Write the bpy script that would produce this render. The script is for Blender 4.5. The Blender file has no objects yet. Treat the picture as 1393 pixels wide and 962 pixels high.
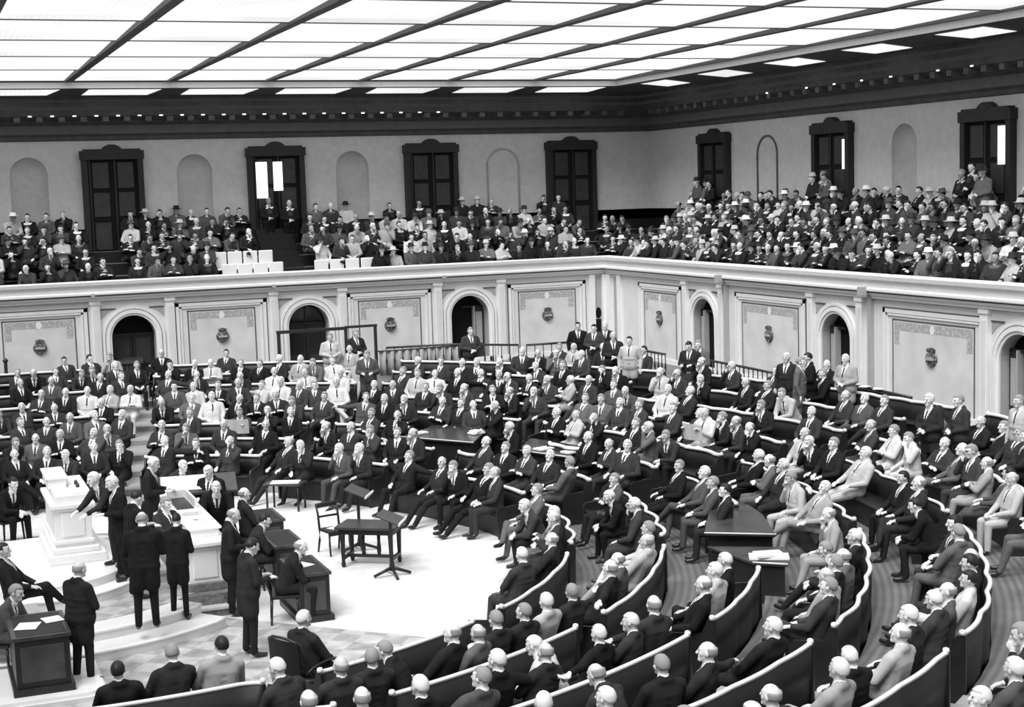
import bpy, bmesh, math, random
import numpy as np
from math import sin, cos, pi, radians, hypot, atan2, sqrt
from mathutils import Vector, Matrix, Euler
random.seed(7)
sc = bpy.context.scene
COL = sc.collection
# ------------------------------------------------------------------ camera (solved from the room's own lines)
CAM = Vector((-23.20626, -49.01226, 6.81788))
YAW, PIT, ROL, FPX = 0.3785, 0.1082, -0.0312, 2065.46
Fw = Vector((sin(YAW)*cos(PIT), cos(YAW)*cos(PIT), -sin(PIT)))
Rt0 = Vector((cos(YAW), -sin(YAW), 0)); Up0 = Rt0.cross(Fw)
Rt = Rt0*cos(ROL)+Up0*sin(ROL); Up = Up0*cos(ROL)-Rt0*sin(ROL)
def at(x, y, z):
    d = Rt*((x-696.5)/FPX)+Up*((481-y)/FPX)+Fw
    return CAM+d*((z-CAM.z)/d.z)
def pj(X):
    d = Vector(X)-CAM; w = d.dot(Fw)
    return 696.5+FPX*d.dot(Rt)/w, 481-FPX*d.dot(Up)/w, w
cam = bpy.data.cameras.new('camera'); co = bpy.data.objects.new('camera', cam); COL.objects.link(co)
co.matrix_world = Matrix((( Rt.x, Up.x, -Fw.x, CAM.x), (Rt.y, Up.y, -Fw.y, CAM.y), (Rt.z, Up.z, -Fw.z, CAM.z), (0,0,0,1)))
cam.lens = FPX/1393*36; cam.sensor_width = 36; cam.clip_end = 300
sc.camera = co
sc.view_settings.view_transform = 'Standard'; sc.view_settings.look = 'None'
sc.view_settings.gamma = 1; sc.view_settings.use_curve_mapping = False
sc.view_settings.exposure = 0.35
# ------------------------------------------------------------------ materials
def mat(name, v, rough=.6, spec=.3, noise=0, nscale=8, emit=None, metal=0):
    m = bpy.data.materials.new(name); m.use_nodes = True
    nt = m.node_tree; b = nt.nodes['Principled BSDF']
    c = (v, v, v*1.01, 1) if not isinstance(v, tuple) else v+(1,)
    b.inputs['Base Color'].default_value = c
    b.inputs['Roughness'].default_value = rough
    b.inputs['Specular IOR Level'].default_value = spec
    b.inputs['Metallic'].default_value = metal
    if emit:
        b.inputs['Emission Color'].default_value = (1, 1, 1, 1); b.inputs['Emission Strength'].default_value = emit
    if noise:
        tc = nt.nodes.new('ShaderNodeTexCoord'); n = nt.nodes.new('ShaderNodeTexNoise'); n.inputs['Scale'].default_value = nscale
        n.inputs['Detail'].default_value = 4
        r = nt.nodes.new('ShaderNodeMapRange'); r.inputs['To Min'].default_value = 1-noise; r.inputs['To Max'].default_value = 1+noise
        r.inputs['From Min'].default_value = .3; r.inputs['From Max'].default_value = .7
        mx = nt.nodes.new('ShaderNodeMix'); mx.data_type = 'RGBA'; mx.blend_type = 'MULTIPLY'; mx.inputs[0].default_value = 1
        nt.links.new(tc.outputs['Object'], n.inputs['Vector']); nt.links.new(n.outputs['Fac'], r.inputs['Value'])
        mx.inputs[6].default_value = c; nt.links.new(r.outputs['Result'], mx.inputs[7]); nt.links.new(mx.outputs[2], b.inputs['Base Color'])
    return m
M = {}
M['marble'] = mat('white_marble', .74, .5, .3, .05, 3)
M['marble_grey'] = mat('grey_marble', .20, .45, .4, .35, 14)
M['marble_light'] = mat('carved_marble', .88, .4, .3, .03, 5)
M['wall'] = mat('pale_wall_stone', .74, .7, .2, .04, 2)
M['mould'] = mat('pale_moulding', .84, .6, .2, .03, 6)
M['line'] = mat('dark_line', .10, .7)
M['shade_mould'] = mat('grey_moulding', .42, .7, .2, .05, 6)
M['upper'] = mat('grey_plaster', .56, .85, .1, .07, 5)
M['cornice'] = mat('dark_cornice', .075, .75, .2, .2, 3)
M['cornice2'] = mat('cornice_band', .12, .75, .2, .1, 5)
M['doorwood'] = mat('dark_door_wood', .022, .5, .3, .2, 6)
M['doorpanel'] = mat('door_panel_wood', .04, .5, .3, .2, 6)
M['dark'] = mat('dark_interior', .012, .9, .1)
M['wood'] = mat('dark_mahogany', .018, .38, .4, .25, 5)
M['wood2'] = mat('mahogany_top', .05, .25, .5, .3, 4)
M['tread'] = mat('pale_aisle_carpet', .36, .9, .1, .1, 8)
M['leather'] = mat('dark_leather', .013, .5, .3, .2, 12)
M['rail'] = mat('pale_polished_rail', .82, .3, .5)
M['iron'] = mat('dark_metal', .03, .4, .5)
M['paper'] = mat('white_paper', .86, .8, .1)
M['print'] = mat('printed_paper', .60, .8, .1, .25, 60)
M['skyframe'] = mat('skylight_steel', .06, .6, .3)
M['skyframe2'] = mat('skylight_inner_frame', .5, .6, .3)
M['drape'] = mat('grey_drape', .35, .9, .1, .1, 10)
M['seatwhite'] = mat('white_seat_cover', .75, .8, .1)
M['lamp'] = mat('cornice_bulb', .9, .5, .2, emit=1.6)
M['lit'] = mat('bright_window', .9, .5, .2, emit=1.3)
M['glassdark'] = mat('dark_window_glass', .03, .08, .8)
M['skinL'] = mat('skin_pale', .74, .5, .35); M['skinM'] = mat('skin_mid', .6, .5, .35); M['skinD'] = mat('skin_tanned', .36, .5, .35)
M['eye'] = mat('dark_eye', .03, .3, .5); M['shoe'] = mat('black_shoe', .02, .25, .5)
M['shirt'] = mat('white_shirt', .85, .8, .1); M['tie'] = mat('dark_tie', .03, .7)
M['hairK'] = mat('dark_hair', .02, .5, .3); M['hairG'] = mat('grey_hair', .3, .6, .2); M['hairW'] = mat('white_hair', .75, .7, .2)
for i, v in enumerate((.014, .02, .028, .04)): M['d%d' % i] = mat('black_suit_%d' % i, v, .9, .12, .2, 9)
for i, v in enumerate((.05, .085, .13)): M['g%d' % i] = mat('grey_suit_%d' % i, v, .9, .12, .15, 9)
for i, v in enumerate((.36, .5, .62)): M['l%d' % i] = mat('light_suit_%d' % i, v, .9, .1, .08, 9)
# skylight glass: frosted, lit by the day above it
def sky_glass(name, k):
    m = bpy.data.materials.new(name); m.use_nodes = True; nt = m.node_tree; L = nt.links.new
    nt.nodes.remove(nt.nodes['Principled BSDF']); out = nt.nodes['Material Output']
    tr = nt.nodes.new('ShaderNodeBsdfTransparent'); em = nt.nodes.new('ShaderNodeEmission'); mx = nt.nodes.new('ShaderNodeMixShader'); mx.inputs[0].default_value = .5
    tc = nt.nodes.new('ShaderNodeTexCoord'); n = nt.nodes.new('ShaderNodeTexNoise'); n.inputs['Scale'].default_value = .35; n.inputs['Detail'].default_value = 5
    w_ = nt.nodes.new('ShaderNodeTexWave'); w_.inputs['Scale'].default_value = 2.2; w_.inputs['Distortion'].default_value = .4
    r = nt.nodes.new('ShaderNodeMapRange'); r.inputs['From Min'].default_value = .3; r.inputs['From Max'].default_value = .7; r.inputs['To Min'].default_value = SKY*.78*k; r.inputs['To Max'].default_value = SKY*1.08*k
    r2 = nt.nodes.new('ShaderNodeMapRange'); r2.inputs['To Min'].default_value = .93; r2.inputs['To Max'].default_value = 1
    mu = nt.nodes.new('ShaderNodeMath'); mu.operation = 'MULTIPLY'
    L(tc.outputs['Object'], n.inputs['Vector']); L(tc.outputs['Object'], w_.inputs['Vector']); L(n.outputs['Fac'], r.inputs['Value']); L(w_.outputs['Fac'], r2.inputs['Value'])
    L(r.outputs['Result'], mu.inputs[0]); L(r2.outputs['Result'], mu.inputs[1]); L(mu.outputs[0], em.inputs['Strength'])
    L(tr.outputs[0], mx.inputs[1]); L(em.outputs[0], mx.inputs[2]); L(mx.outputs[0], out.inputs['Surface'])
    return m
SKY = 1.62
M['sky'] = sky_glass('frosted_skylight_glass', 1)
CCX, CCY = -21.6175, -21.86637
def ring_floor_mat():
    m = bpy.data.materials.new('ribbed_floor_boards'); m.use_nodes = True; nt = m.node_tree; b = nt.nodes['Principled BSDF']
    tc = nt.nodes.new('ShaderNodeTexCoord'); sp = nt.nodes.new('ShaderNodeVectorMath'); sp.operation = 'SUBTRACT'; sp.inputs[1].default_value = (CCX, CCY, 0)
    mz = nt.nodes.new('ShaderNodeVectorMath'); mz.operation = 'MULTIPLY'; mz.inputs[1].default_value = (1, 1, 0)
    ln = nt.nodes.new('ShaderNodeVectorMath'); ln.operation = 'LENGTH'
    ml = nt.nodes.new('ShaderNodeMath'); ml.operation = 'MULTIPLY'; ml.inputs[1].default_value = 52
    sn = nt.nodes.new('ShaderNodeMath'); sn.operation = 'SINE'
    r = nt.nodes.new('ShaderNodeMapRange'); r.inputs['From Min'].default_value = -1; r.inputs['To Min'].default_value = .12; r.inputs['To Max'].default_value = .19
    ns = nt.nodes.new('ShaderNodeTexNoise'); ns.inputs['Scale'].default_value = 1.5
    mu = nt.nodes.new('ShaderNodeMath'); mu.operation = 'MULTIPLY'; ad = nt.nodes.new('ShaderNodeMath'); ad.operation = 'ADD'; ad.inputs[1].default_value = .5
    L = nt.links.new
    L(tc.outputs['Object'], sp.inputs[0]); L(sp.outputs[0], mz.inputs[0]); L(mz.outputs[0], ln.inputs[0]); L(ln.outputs['Value'], ml.inputs[0]); L(ml.outputs[0], sn.inputs[0]); L(sn.outputs[0], r.inputs['Value'])
    L(tc.outputs['Object'], ns.inputs['Vector']); L(ns.outputs['Fac'], ad.inputs[0]); L(ad.outputs[0], mu.inputs[0]); L(r.outputs['Result'], mu.inputs[1])
    L(mu.outputs[0], b.inputs['Base Color']); b.inputs['Roughness'].default_value = .5
    return m
M['boards'] = ring_floor_mat()
def tile_mat():
    m = bpy.data.materials.new('diamond_tile_floor'); m.use_nodes = True; nt = m.node_tree; b = nt.nodes['Principled BSDF']; L = nt.links.new
    tc = nt.nodes.new('ShaderNodeTexCoord'); mp = nt.nodes.new('ShaderNodeMapping'); mp.inputs['Rotation'].default_value = (0, 0, radians(38)); mp.inputs['Scale'].default_value = (1, 1, 0.001)
    ck = nt.nodes.new('ShaderNodeTexChecker'); ck.inputs['Scale'].default_value = 2.6; ck.inputs['Color1'].default_value = (.50, .50, .50, 1); ck.inputs['Color2'].default_value = (.16, .16, .16, 1)
    ns = nt.nodes.new('ShaderNodeTexNoise'); ns.inputs['Scale'].default_value = 3
    mx = nt.nodes.new('ShaderNodeMix'); mx.data_type = 'RGBA'; mx.inputs[0].default_value = .58
    mx.inputs[6].default_value = (0, 0, 0, 1); L(tc.outputs['Object'], mp.inputs['Vector']); L(mp.outputs[0], ck.inputs['Vector']); L(ck.outputs['Color'], mx.inputs[6]); L(ns.outputs['Fac'], mx.inputs[7])
    L(tc.outputs['Object'], ns.inputs['Vector'])
    L(mx.outputs[2], b.inputs['Base Color']); b.inputs['Roughness'].default_value = .45
    return m
M['tile'] = tile_mat()
M['carpet'] = mat('pale_well_carpet', .70, .9, .1, .12, 2.5)
# stencilled wall panel: bands of faint ornament round the edge
def stencil_mat(name, base, dark, sx=5, thr=.5):
    m = bpy.data.materials.new(name); m.use_nodes = True; nt = m.node_tree; b = nt.nodes['Principled BSDF']; L = nt.links.new
    tc = nt.nodes.new('ShaderNodeTexCoord'); v = nt.nodes.new('ShaderNodeTexVoronoi'); v.inputs['Scale'].default_value = sx; v.feature = 'DISTANCE_TO_EDGE'
    n = nt.nodes.new('ShaderNodeTexNoise'); n.inputs['Scale'].default_value = sx*1.7
    a = nt.nodes.new('ShaderNodeMath'); a.operation = 'ADD'; cr = nt.nodes.new('ShaderNodeMapRange'); cr.inputs['From Min'].default_value = thr; cr.inputs['From Max'].default_value = thr+.15
    cr.inputs['To Min'].default_value = dark; cr.inputs['To Max'].default_value = base
    L(tc.outputs['Object'], v.inputs['Vector']); L(tc.outputs['Object'], n.inputs['Vector']); L(v.outputs['Distance'], a.inputs[0]); L(n.outputs['Fac'], a.inputs[1])
    L(a.outputs[0], cr.inputs['Value']); L(cr.outputs['Result'], b.inputs['Base Color']); b.inputs['Roughness'].default_value = .8
    return m
M['stencil'] = stencil_mat('stencilled_border', .56, .40, 9, .6)
M['panel'] = mat('painted_panel_field', .68, .8, .1, .10, 1.6)
M['emblem'] = stencil_mat('carved_shield', .30, .06, 14, .62)
# ------------------------------------------------------------------ mesh helpers
class MB:
    def __init__(s): s.v = []; s.f = []; s.m = []; s.sm = []; s.mats = []
    def mi(s, m):
        if m not in s.mats: s.mats.append(m)
        return s.mats.index(m)
    def add(s, vs, fs, m, smooth=False):
        o = len(s.v); s.v += [tuple(v) for v in vs]; k = s.mi(m)
        for f in fs: s.f.append(tuple(i+o for i in f)); s.m.append(k); s.sm.append(smooth)
    def box(s, x0, x1, y0, y1, z0, z1, m, T=None):
        vs = [(x, y, z) for x in (x0, x1) for y in (y0, y1) for z in (z0, z1)]
        if T: vs = [T(*v) for v in vs]
        s.add(vs, [(0,1,3,2),(4,6,7,5),(0,4,5,1),(2,3,7,6),(0,2,6,4),(1,5,7,3)], m)
    def tube(s, pts, r, m, n=8, closed=False, r2=None):
        pts = [Vector(p) for p in pts]; N = len(pts); vs = []; ref = Vector((0, 0, 1))
        for i, p in enumerate(pts):
            a = pts[(i-1) % N] if (i or closed) else p; b = pts[(i+1) % N] if (i < N-1 or closed) else p
            t = (b-a).normalized(); u = t.cross(ref)
            if u.length < .05: u = t.cross(Vector((1, 0, 0)))
            u.normalize(); w = u.cross(t)
            rr = r[i] if isinstance(r, (list, tuple)) else r; rz = rr if r2 is None else r2
            for k in range(n): vs.append(p+u*rr*cos(2*pi*k/n)+w*rz*sin(2*pi*k/n))
        fs = []
        for i in range(N if closed else N-1):
            j = (i+1) % N
            for k in range(n): fs.append((i*n+k, i*n+(k+1) % n, j*n+(k+1) % n, j*n+k))
        if not closed: fs += [tuple(range(n-1, -1, -1)), tuple((N-1)*n+k for k in range(n))]
        s.add(vs, fs, m, True)
    def lathe(s, prof, c, m, n=20):
        vs = []; 
        for r, z in prof:
            for k in range(n): vs.append((c[0]+r*cos(2*pi*k/n), c[1]+r*sin(2*pi*k/n), c[2]+z))
        fs = [(i*n+k, i*n+(k+1) % n, (i+1)*n+(k+1) % n, (i+1)*n+k) for i in range(len(prof)-1) for k in range(n)]
        fs += [tuple(range(n-1, -1, -1)), tuple((len(prof)-1)*n+k for k in range(n))]
        s.add(vs, fs, m, True)
    def prism(s, poly, z0, z1, m, T=None):
        n = len(poly); vs = [(x, y, z0) for x, y in poly]+[(x, y, z1) for x, y in poly]
        if T: vs = [T(*v) for v in vs]
        s.add(vs, [tuple(range(n-1, -1, -1)), tuple(range(n, 2*n))]+[(i, (i+1) % n, n+(i+1) % n, n+i) for i in range(n)], m)
    def build(s, name, parent=None, bevel=0):
        me = bpy.data.meshes.new(name); me.from_pydata(s.v, [], s.f)
        for m in s.mats: me.materials.append(M[m])
        me.polygons.foreach_set('material_index', s.m); me.polygons.foreach_set('use_smooth', s.sm); me.update()
        o = bpy.data.objects.new(name, me); COL.objects.link(o)
        if parent: o.parent = parent
        if bevel:
            b = o.modifiers.new('bevel', 'BEVEL'); b.width = bevel; b.segments = 2; b.limit_method = 'ANGLE'
        return o
def tag(o, label=None, cat=None, group=None, kind=None):
    if label: o['label'] = label
    if cat: o['category'] = cat
    if group: o['group'] = group
    if kind: o['kind'] = kind
    return o
def empty(name, loc=(0, 0, 0), rz=0):
    o = bpy.data.objects.new(name, None); COL.objects.link(o); o.location = loc; o.rotation_euler = (0, 0, rz); o.empty_display_size = .2
    return o
def struct(o): o['kind'] = 'structure'; return o
# ------------------------------------------------------------------ seating geometry
TA = [-100, -90, -78, -75, -48, -36, -24, -8, 6, 14, 24, 36, 50, 62, 72, 82, 100]
TB = [9.05, 9.05, 9.15, 9.4, 9.45, 9.45, 9.45, 9.42, 9.3, 9.15, 9.05, 9.1, 9.2, 9.15, 8.95, 8.4, 8.4]
TP = [1.66, 1.66, 1.66, 1.66, 1.65, 1.58, 1.52, 1.45, 1.43, 1.46, 1.49, 1.52, 1.56, 1.60, 1.62, 1.70, 1.70]
HS = .1285
def RR(k, a): return float(np.interp(a, TA, TB)+k*np.interp(a, TA, TP))
def zr(k): return min(max(k, 0), 7)*HS
def P(r, a, z=0): return Vector((CCX+r*cos(radians(a)), CCY+r*sin(radians(a)), z))
def pol(X): return hypot(X[0]-CCX, X[1]-CCY), math.degrees(atan2(X[1]-CCY, X[0]-CCX))
AISLES = [(-100, 0, 0), (-74.3, 0, .36), (-53.2, -.12, .38), (-29, 0, .4), (-2.5, 0, .45), (27, 0, .4), (50, .5, .38), (72.5, .45, .5), (92, 0, .4)]
def aisle(i, r): c, s, h = AISLES[i]; return c+s*(r-11), math.degrees(h/r)
# ------------------------------------------------------------------ floor
def clampf(p): return (min(p[0], 0.0), min(p[1], 0.0), p[2])
angs = [-100+i*2.5 for i in range(81)]
b = MB()
for i in range(len(angs)-1):
    a0, a1 = angs[i], angs[i+1]
    # well
    m = 'tile' if a1 <= -45 else 'carpet'
    b.add([P(0, 0), P(RR(0, a0)+.08, a0), P(RR(0, a1)+.08, a1)], [(0, 1, 2)], m)
    for k in range(1, 8):
        r00, r01 = RR(k-1, a0)+.08, RR(k-1, a1)+.08
        r10, r11 = (RR(k, a0)+.08, RR(k, a1)+.08) if k < 7 else (60, 60)
        z = zr(k)
        b.add([P(r00, a0, z-HS), P(r01, a1, z-HS), P(r01, a1, z), P(r00, a0, z)], [(0, 1, 2, 3)], 'boards')
        b.add([P(r00, a0, z), P(r01, a1, z), P(r11, a1, z), P(r10, a0, z)], [(0, 1, 2, 3)], 'boards')
for a in range(100, 260, 8): b.add([P(0, 0), P(60, a), P(60, a+8)], [(0, 1, 2)], 'tile')
b.v = [(max(min(x, 1.2 if z > .8 else 0), -28), max(min(y, 1.2 if z > .8 else 0), -47), z) for x, y, z in b.v]
floor = struct(b.build('floor'))
# ------------------------------------------------------------------ walls with arches
BF, BR = 5.679, 7.285
ARF = [-5.238-k*BF for k in range(4)]; ARR = [-7.105-k*BR for k in range(4)]
EMF = [-2.409-k*BF for k in range(5)]; EMR = [-3.903-k*BR for k in range(5)]
FAR = lambda s, d, z: (s, d, z)          # s along the wall, d into the wall
RIG = lambda s, d, z: (d, s, z)
def arch_pts(c, w, z0, ztop, n=16):
    r = w; zs = ztop-r
    return [(c-w, z0)]+[(c-r*cos(pi*i/n), zs+r*sin(pi*i/n)) for i in range(n+1)]+[(c+w, z0)]
def wall_arches(name, T, s0, s1, z0, z1, centres, w, ztop, mt, depth, d0=0, revm=None):
    b = MB(); cs = sorted(centres); cur = s0
    def quad(a, c, zz0, zz1): b.add([T(a, d0, zz0), T(c, d0, zz0), T(c, d0, zz1), T(a, d0, zz1)], [(0, 1, 2, 3)], mt)
    for c in cs:
        quad(cur, c-w, z0, z1); pts = arch_pts(c, w, z0, ztop)
        for i in range(1, len(pts)-2):
            (a, za), (e, ze) = pts[i], pts[i+1]
            b.add([T(a, d0, za), T(e, d0, ze), T(e, d0, z1), T(a, d0, z1)], [(0, 1, 2, 3)], mt)
        for i in range(len(pts)-1):
            (a, za), (e, ze) = pts[i], pts[i+1]
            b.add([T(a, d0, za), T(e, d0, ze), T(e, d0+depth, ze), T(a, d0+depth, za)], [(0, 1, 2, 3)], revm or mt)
        cur = c+w
    quad(cur, s1, z0, z1)
    return struct(b.build(name))
ZF, ZPT, ZPL, ZAT = .90, 4.341, 3.909, 3.204
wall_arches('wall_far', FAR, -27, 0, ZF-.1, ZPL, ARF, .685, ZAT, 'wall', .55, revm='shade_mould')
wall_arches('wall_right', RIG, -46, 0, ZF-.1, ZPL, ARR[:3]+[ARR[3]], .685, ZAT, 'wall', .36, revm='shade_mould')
def relief(name, T, arches, emblems, slo, shi):
    b = MB()
    def bx(s0, s1, d0, d1, z0, z1, m): b.box(s0, s1, d0, d1, z0, z1, m, T)
    for c in arches:
        if not slo-1.2 < c < shi+1: continue
        # archivolt: three stepped rings
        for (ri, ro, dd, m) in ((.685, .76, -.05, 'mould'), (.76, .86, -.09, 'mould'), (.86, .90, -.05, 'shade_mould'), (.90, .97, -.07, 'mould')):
            n = 20; zs = ZAT-.685; A = []; 
            prof = [(ri, z) for z in (0,)]
            for i in range(n):
                t0, t1 = pi*i/n, pi*(i+1)/n
                vs = [(c-r*cos(t), d, zs+r*sin(t)) for t in (t0, t1) for r in (ri, ro) for d in (0, dd)]
                b.add([T(*v) for v in vs], [(1, 3, 7, 5), (0, 1, 5, 4), (2, 6, 7, 3)], m, False)
            for sg in (-1, 1):
                x0, x1 = sorted((c+sg*ri, c+sg*ro)); bx(x0, x1, dd, 0, ZF, zs, m)
        # spandrel panels (small sunk triangles)
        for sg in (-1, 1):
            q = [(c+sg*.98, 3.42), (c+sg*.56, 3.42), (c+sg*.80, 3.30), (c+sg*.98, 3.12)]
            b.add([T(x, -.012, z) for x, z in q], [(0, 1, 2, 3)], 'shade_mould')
            b.box(min(c+sg*.98, c+sg*.52), max(c+sg*.98, c+sg*.52), -.03, 0, 3.42, 3.455, 'line', T)
            # pilasters
            x0, x1 = sorted((c+sg*1.02, c+sg*1.30)); bx(x0, x1, -.10, 0, ZF, 3.60, 'mould'); bx(x0+.06, x1-.06, -.115, -.10, ZF+.2, 3.45, 'wall')
            bx(x0-.03, x1+.03, -.13, 0, 3.60, 3.70, 'mould'); bx(x0-.02, x1+.02, -.13, 0, ZF, ZF+.18, 'mould')
    bx(slo, shi, -.10, 0, 3.70, 3.80, 'mould')
    bx(slo, shi, -.16, 0, 3.80, ZPL, 'mould')
    bx(slo, shi, -.165, -.16, 3.862, 3.905, 'line')  # dark strip painted in as the shadow line under the parapet
    bx(slo, shi, -.106, -.10, 3.70, 3.712, 'line')  # thinner strip, same painted shadow line above the panels
    bx(slo, shi, -.05, 0, ZF, ZF+.16, 'mould')
    return struct(b.build(name))
relief('trim_1', FAR, ARF, EMF, -27, 0)
relief('trim_2', RIG, ARR, EMR, -46, 0)
def panel(T, c, w, label, seed):
    # stepped frame, dark inner line, stencilled border, plain field
    b = MB(); z0, z1 = ZF+.17, 3.52; iz = z1-.30; iw = w-.42
    def ring(W, Z1, t, d, m, Z0=z0):
        b.box(c-W, c-W+t, -d, 0, Z0, Z1, m, T); b.box(c+W-t, c+W, -d, 0, Z0, Z1, m, T); b.box(c-W, c+W, -d, 0, Z1-t, Z1, m, T)
    ring(w, z1, .05, .02, 'line'); ring(w-.035, z1-.035, .10, .05, 'mould'); ring(w-.17, z1-.15, .05, .04, 'mould')
    ring(iw+.02, iz+.02, .035, .015, 'line')
    b.box(c-iw, c+iw, -.006, 0, z0, iz, 'panel', T)
    # stencilled band along the top and short returns down both sides
    b.box(c-iw+.06, c+iw-.06, -.010, 0, iz-.26, iz-.05, 'stencil', T)
    for sg in (-1, 1):
        x0, x1 = sorted((c+sg*(iw-.06), c+sg*(iw-.26))); b.box(x0, x1, -.010, 0, iz-.62, iz-.26, 'stencil', T)
    b.add([T(c+.10*cos(t), -.012, iz-.17+.13*sin(t)) for t in [i*pi/3 for i in range(6)]], [tuple(range(6))], 'mould')
    o = b.build('wall_panel'); tag(o, label, 'wall panel', 'framed panels under the gallery')
    # shield emblem standing on the panel
    e = MB(); ez = 2.349; pts = []
    for i in range(28):
        t = 2*pi*i/28; x = .215*cos(t); z = .185*sin(t)
        if sin(t) < 0: z *= 1.15; x *= (1+.0*sin(t))
        pts.append((x*(1-.25*max(0, -sin(t))**2), z))
    n = len(pts)
    e.add([T(c+x, 0, ez+z) for x, z in pts]+[T(c+x*.9, -.07, ez+z*.9) for x, z in pts]+[T(c, -.10, ez)],
          [(i, (i+1) % n, n+(i+1) % n, n+i) for i in range(n)]+[(n+i, n+(i+1) % n, 2*n) for i in range(n)], 'emblem')
    for j, x in enumerate((-.11, -.055, 0, .055, .11)): e.box(c+x-.018, c+x+.018, -.085, -.0, ez+.17+.03*cos(x*14), ez+.25+.03*cos(x*14), 'emblem', T)
    e.box(c-.14, c+.14, -.115, -.07, ez-.03, ez+.03, 'shade_mould', T)
    tag(e.build('wall_shield'), label.replace('framed wall panel', 'carved shield on the framed panel').replace('between the stepped aisle and the dark screen', 'beside the stepped aisle').replace('on the far wall between', 'between').replace(' and the standing doorway man', ' and open arch').replace('between the two open right-hand archways', 'between the right archways').replace(', nearest the camera on the right wall', ' nearest the camera'), 'shield', 'carved shields on the wall panels')
FL = ['framed wall panel on the far wall beside the corner', 'framed wall panel on the far wall between the dark screen and the standing doorway man', 'framed wall panel on the far wall between the stepped aisle and the dark screen', 'framed wall panel at the far left end of the far wall']
for k in range(4): panel(FAR, EMF[k]-.02 if k else -2.33, 1.5, FL[k], k)
RL = ['framed wall panel on the right wall nearest the corner', 'framed wall panel between the two open right-hand archways', 'framed wall panel at the right, nearest the camera on the right wall']
for k, w in ((0, 1.55), (1, 1.95), (2, 2.0)): panel(RIG, [-4.1, -10.98, -18.5][k], w, RL[k], 9)
# gallery joint blocks on the right parapet and the corner recess
b = MB()
for s in (-8.60, -16.04): b.box(s-.09, s+.09, -.42, -.24, 3.80, 4.02, 'shade_mould', RIG); b.box(s-.06, s+.06, -.13, 0, ZF, 3.8, 'shade_mould', RIG)
for s in (-12.09, -17.82, -6.23): b.box(s-.05, s+.05, -.40, -.24, 3.86, 3.96, 'shade_mould', FAR)
struct(b.build('trim_3'))
b = MB()   # corner pilasters and a narrow recess with a dark arched opening
b.box(-.72, -.50, -.10, 0, ZF, 3.7, 'mould', FAR); b.box(-.50, -.22, -.02, 0, ZF, 3.62, 'shade_mould', FAR)
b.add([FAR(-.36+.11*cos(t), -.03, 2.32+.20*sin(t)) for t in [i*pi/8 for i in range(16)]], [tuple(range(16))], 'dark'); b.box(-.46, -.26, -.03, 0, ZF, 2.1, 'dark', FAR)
b.box(-.22, 0, -.12, 0, ZF, 3.7, 'mould', FAR); b.box(-.45, 0, -.12, 0, ZF, 3.7, 'mould', RIG); b.box(-.85, -.62, -.02, 0, ZF, 3.6, 'shade_mould', RIG); b.box(-1.25, -1.0, -.1, 0, ZF, 3.7, 'mould', RIG)
struct(b.build('trim_4'))
# doors in the arches
def arch_door(T, c, n, kind):
    b = MB(); dep = .52 if T is FAR else .33; pts = arch_pts(c, .685, ZF, ZAT)
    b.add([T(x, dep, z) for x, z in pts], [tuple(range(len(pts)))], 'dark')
    if kind == 'closed' or kind == 'glass':
        for sg in (-1, 1):
            x0, x1 = sorted((c+sg*.01, c+sg*.66)); b.box(x0, x1, dep-.06, dep-.02, ZF, 2.52, 'doorwood', T)
            for z0, z1 in ((ZF+.12, ZF+.6), (ZF+.72, 2.42)): b.box(x0+.1, x1-.1, dep-.075, dep-.06, z0, z1, 'glassdark' if kind == 'glass' and z0 > 1.2 else 'doorpanel', T)
        b.box(c-.685, c+.685, dep-.08, dep-.02, 2.52, 2.6, 'doorwood', T)
        if kind == 'glass':
            b.add([T(x*1.0, dep-.02, z) for x, z in [(c+.6*cos(pi*i/12), 2.62+.52*sin(pi*i/12)) for i in range(13)]], [tuple(range(13))], 'glassdark')
            b.box(c-.02, c+.02, dep-.05, dep-.01, 2.6, 3.17, 'doorwood', T)
    else:   # leaf folded back against the left reveal, pale glazed
        b.box(c+.30, c+.66, dep-.10, dep-.04, ZF, 2.75, 'doorpanel', T); b.box(c+.36, c+.60, dep-.115, dep-.10, 1.5, 2.6, 'shade_mould', T)
        b.box(c+.26, c+.31, dep-.2, dep-.02, ZF, 2.8, 'shade_mould', T); b.box(c-.1, c+.66, dep-.12, dep-.04, 2.75, 2.82, 'doorwood', T)
    return struct(b.build('door_%d' % n))
arch_door(FAR, ARF[0], 1, 'open0'); arch_door(FAR, ARF[1], 2, 'glass'); arch_door(FAR, ARF[2], 3, 'closed'); arch_door(FAR, ARF[3], 4, 'closed')
for k in range(3): arch_door(RIG, ARR[k], 5+k, 'open')
# gallery parapet (all round the two sides)
def parapet(name, T, s0, s1, mit):
    b = MB()
    prof = [(.03, ZPL), (-.26, ZPL+.0), (-.26, ZPL+.07), (-.22, ZPL+.10), (-.22, ZPT-.16), (-.30, ZPT-.12), (-.32, ZPT-.02), (-.30, ZPT), (.18, ZPT), (.18, 3.4), (.03, 3.4)]
    vs = [T(s, d, z) for s in (s0, s1) for d, z in prof]
    if mit:  # mitre at the corner
        vs = [T(s0, d, z) for d, z in prof]+[T(s1+d, d, z) for d, z in prof]
    n = len(prof); b.add(vs, [(i, (i+1) % n, n+(i+1) % n, n+i) for i in range(n)]+[tuple(range(n)), tuple(range(2*n-1, n-1, -1))], 'mould')
    b.box(s0, s1-.24, -.262, -.255, ZPL-.0, ZPL+.018, 'shade_mould', T)
    return struct(b.build(name))
parapet('trim_5', FAR, -28, 0, True); parapet('trim_6', RIG, -46, 0, True)
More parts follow.
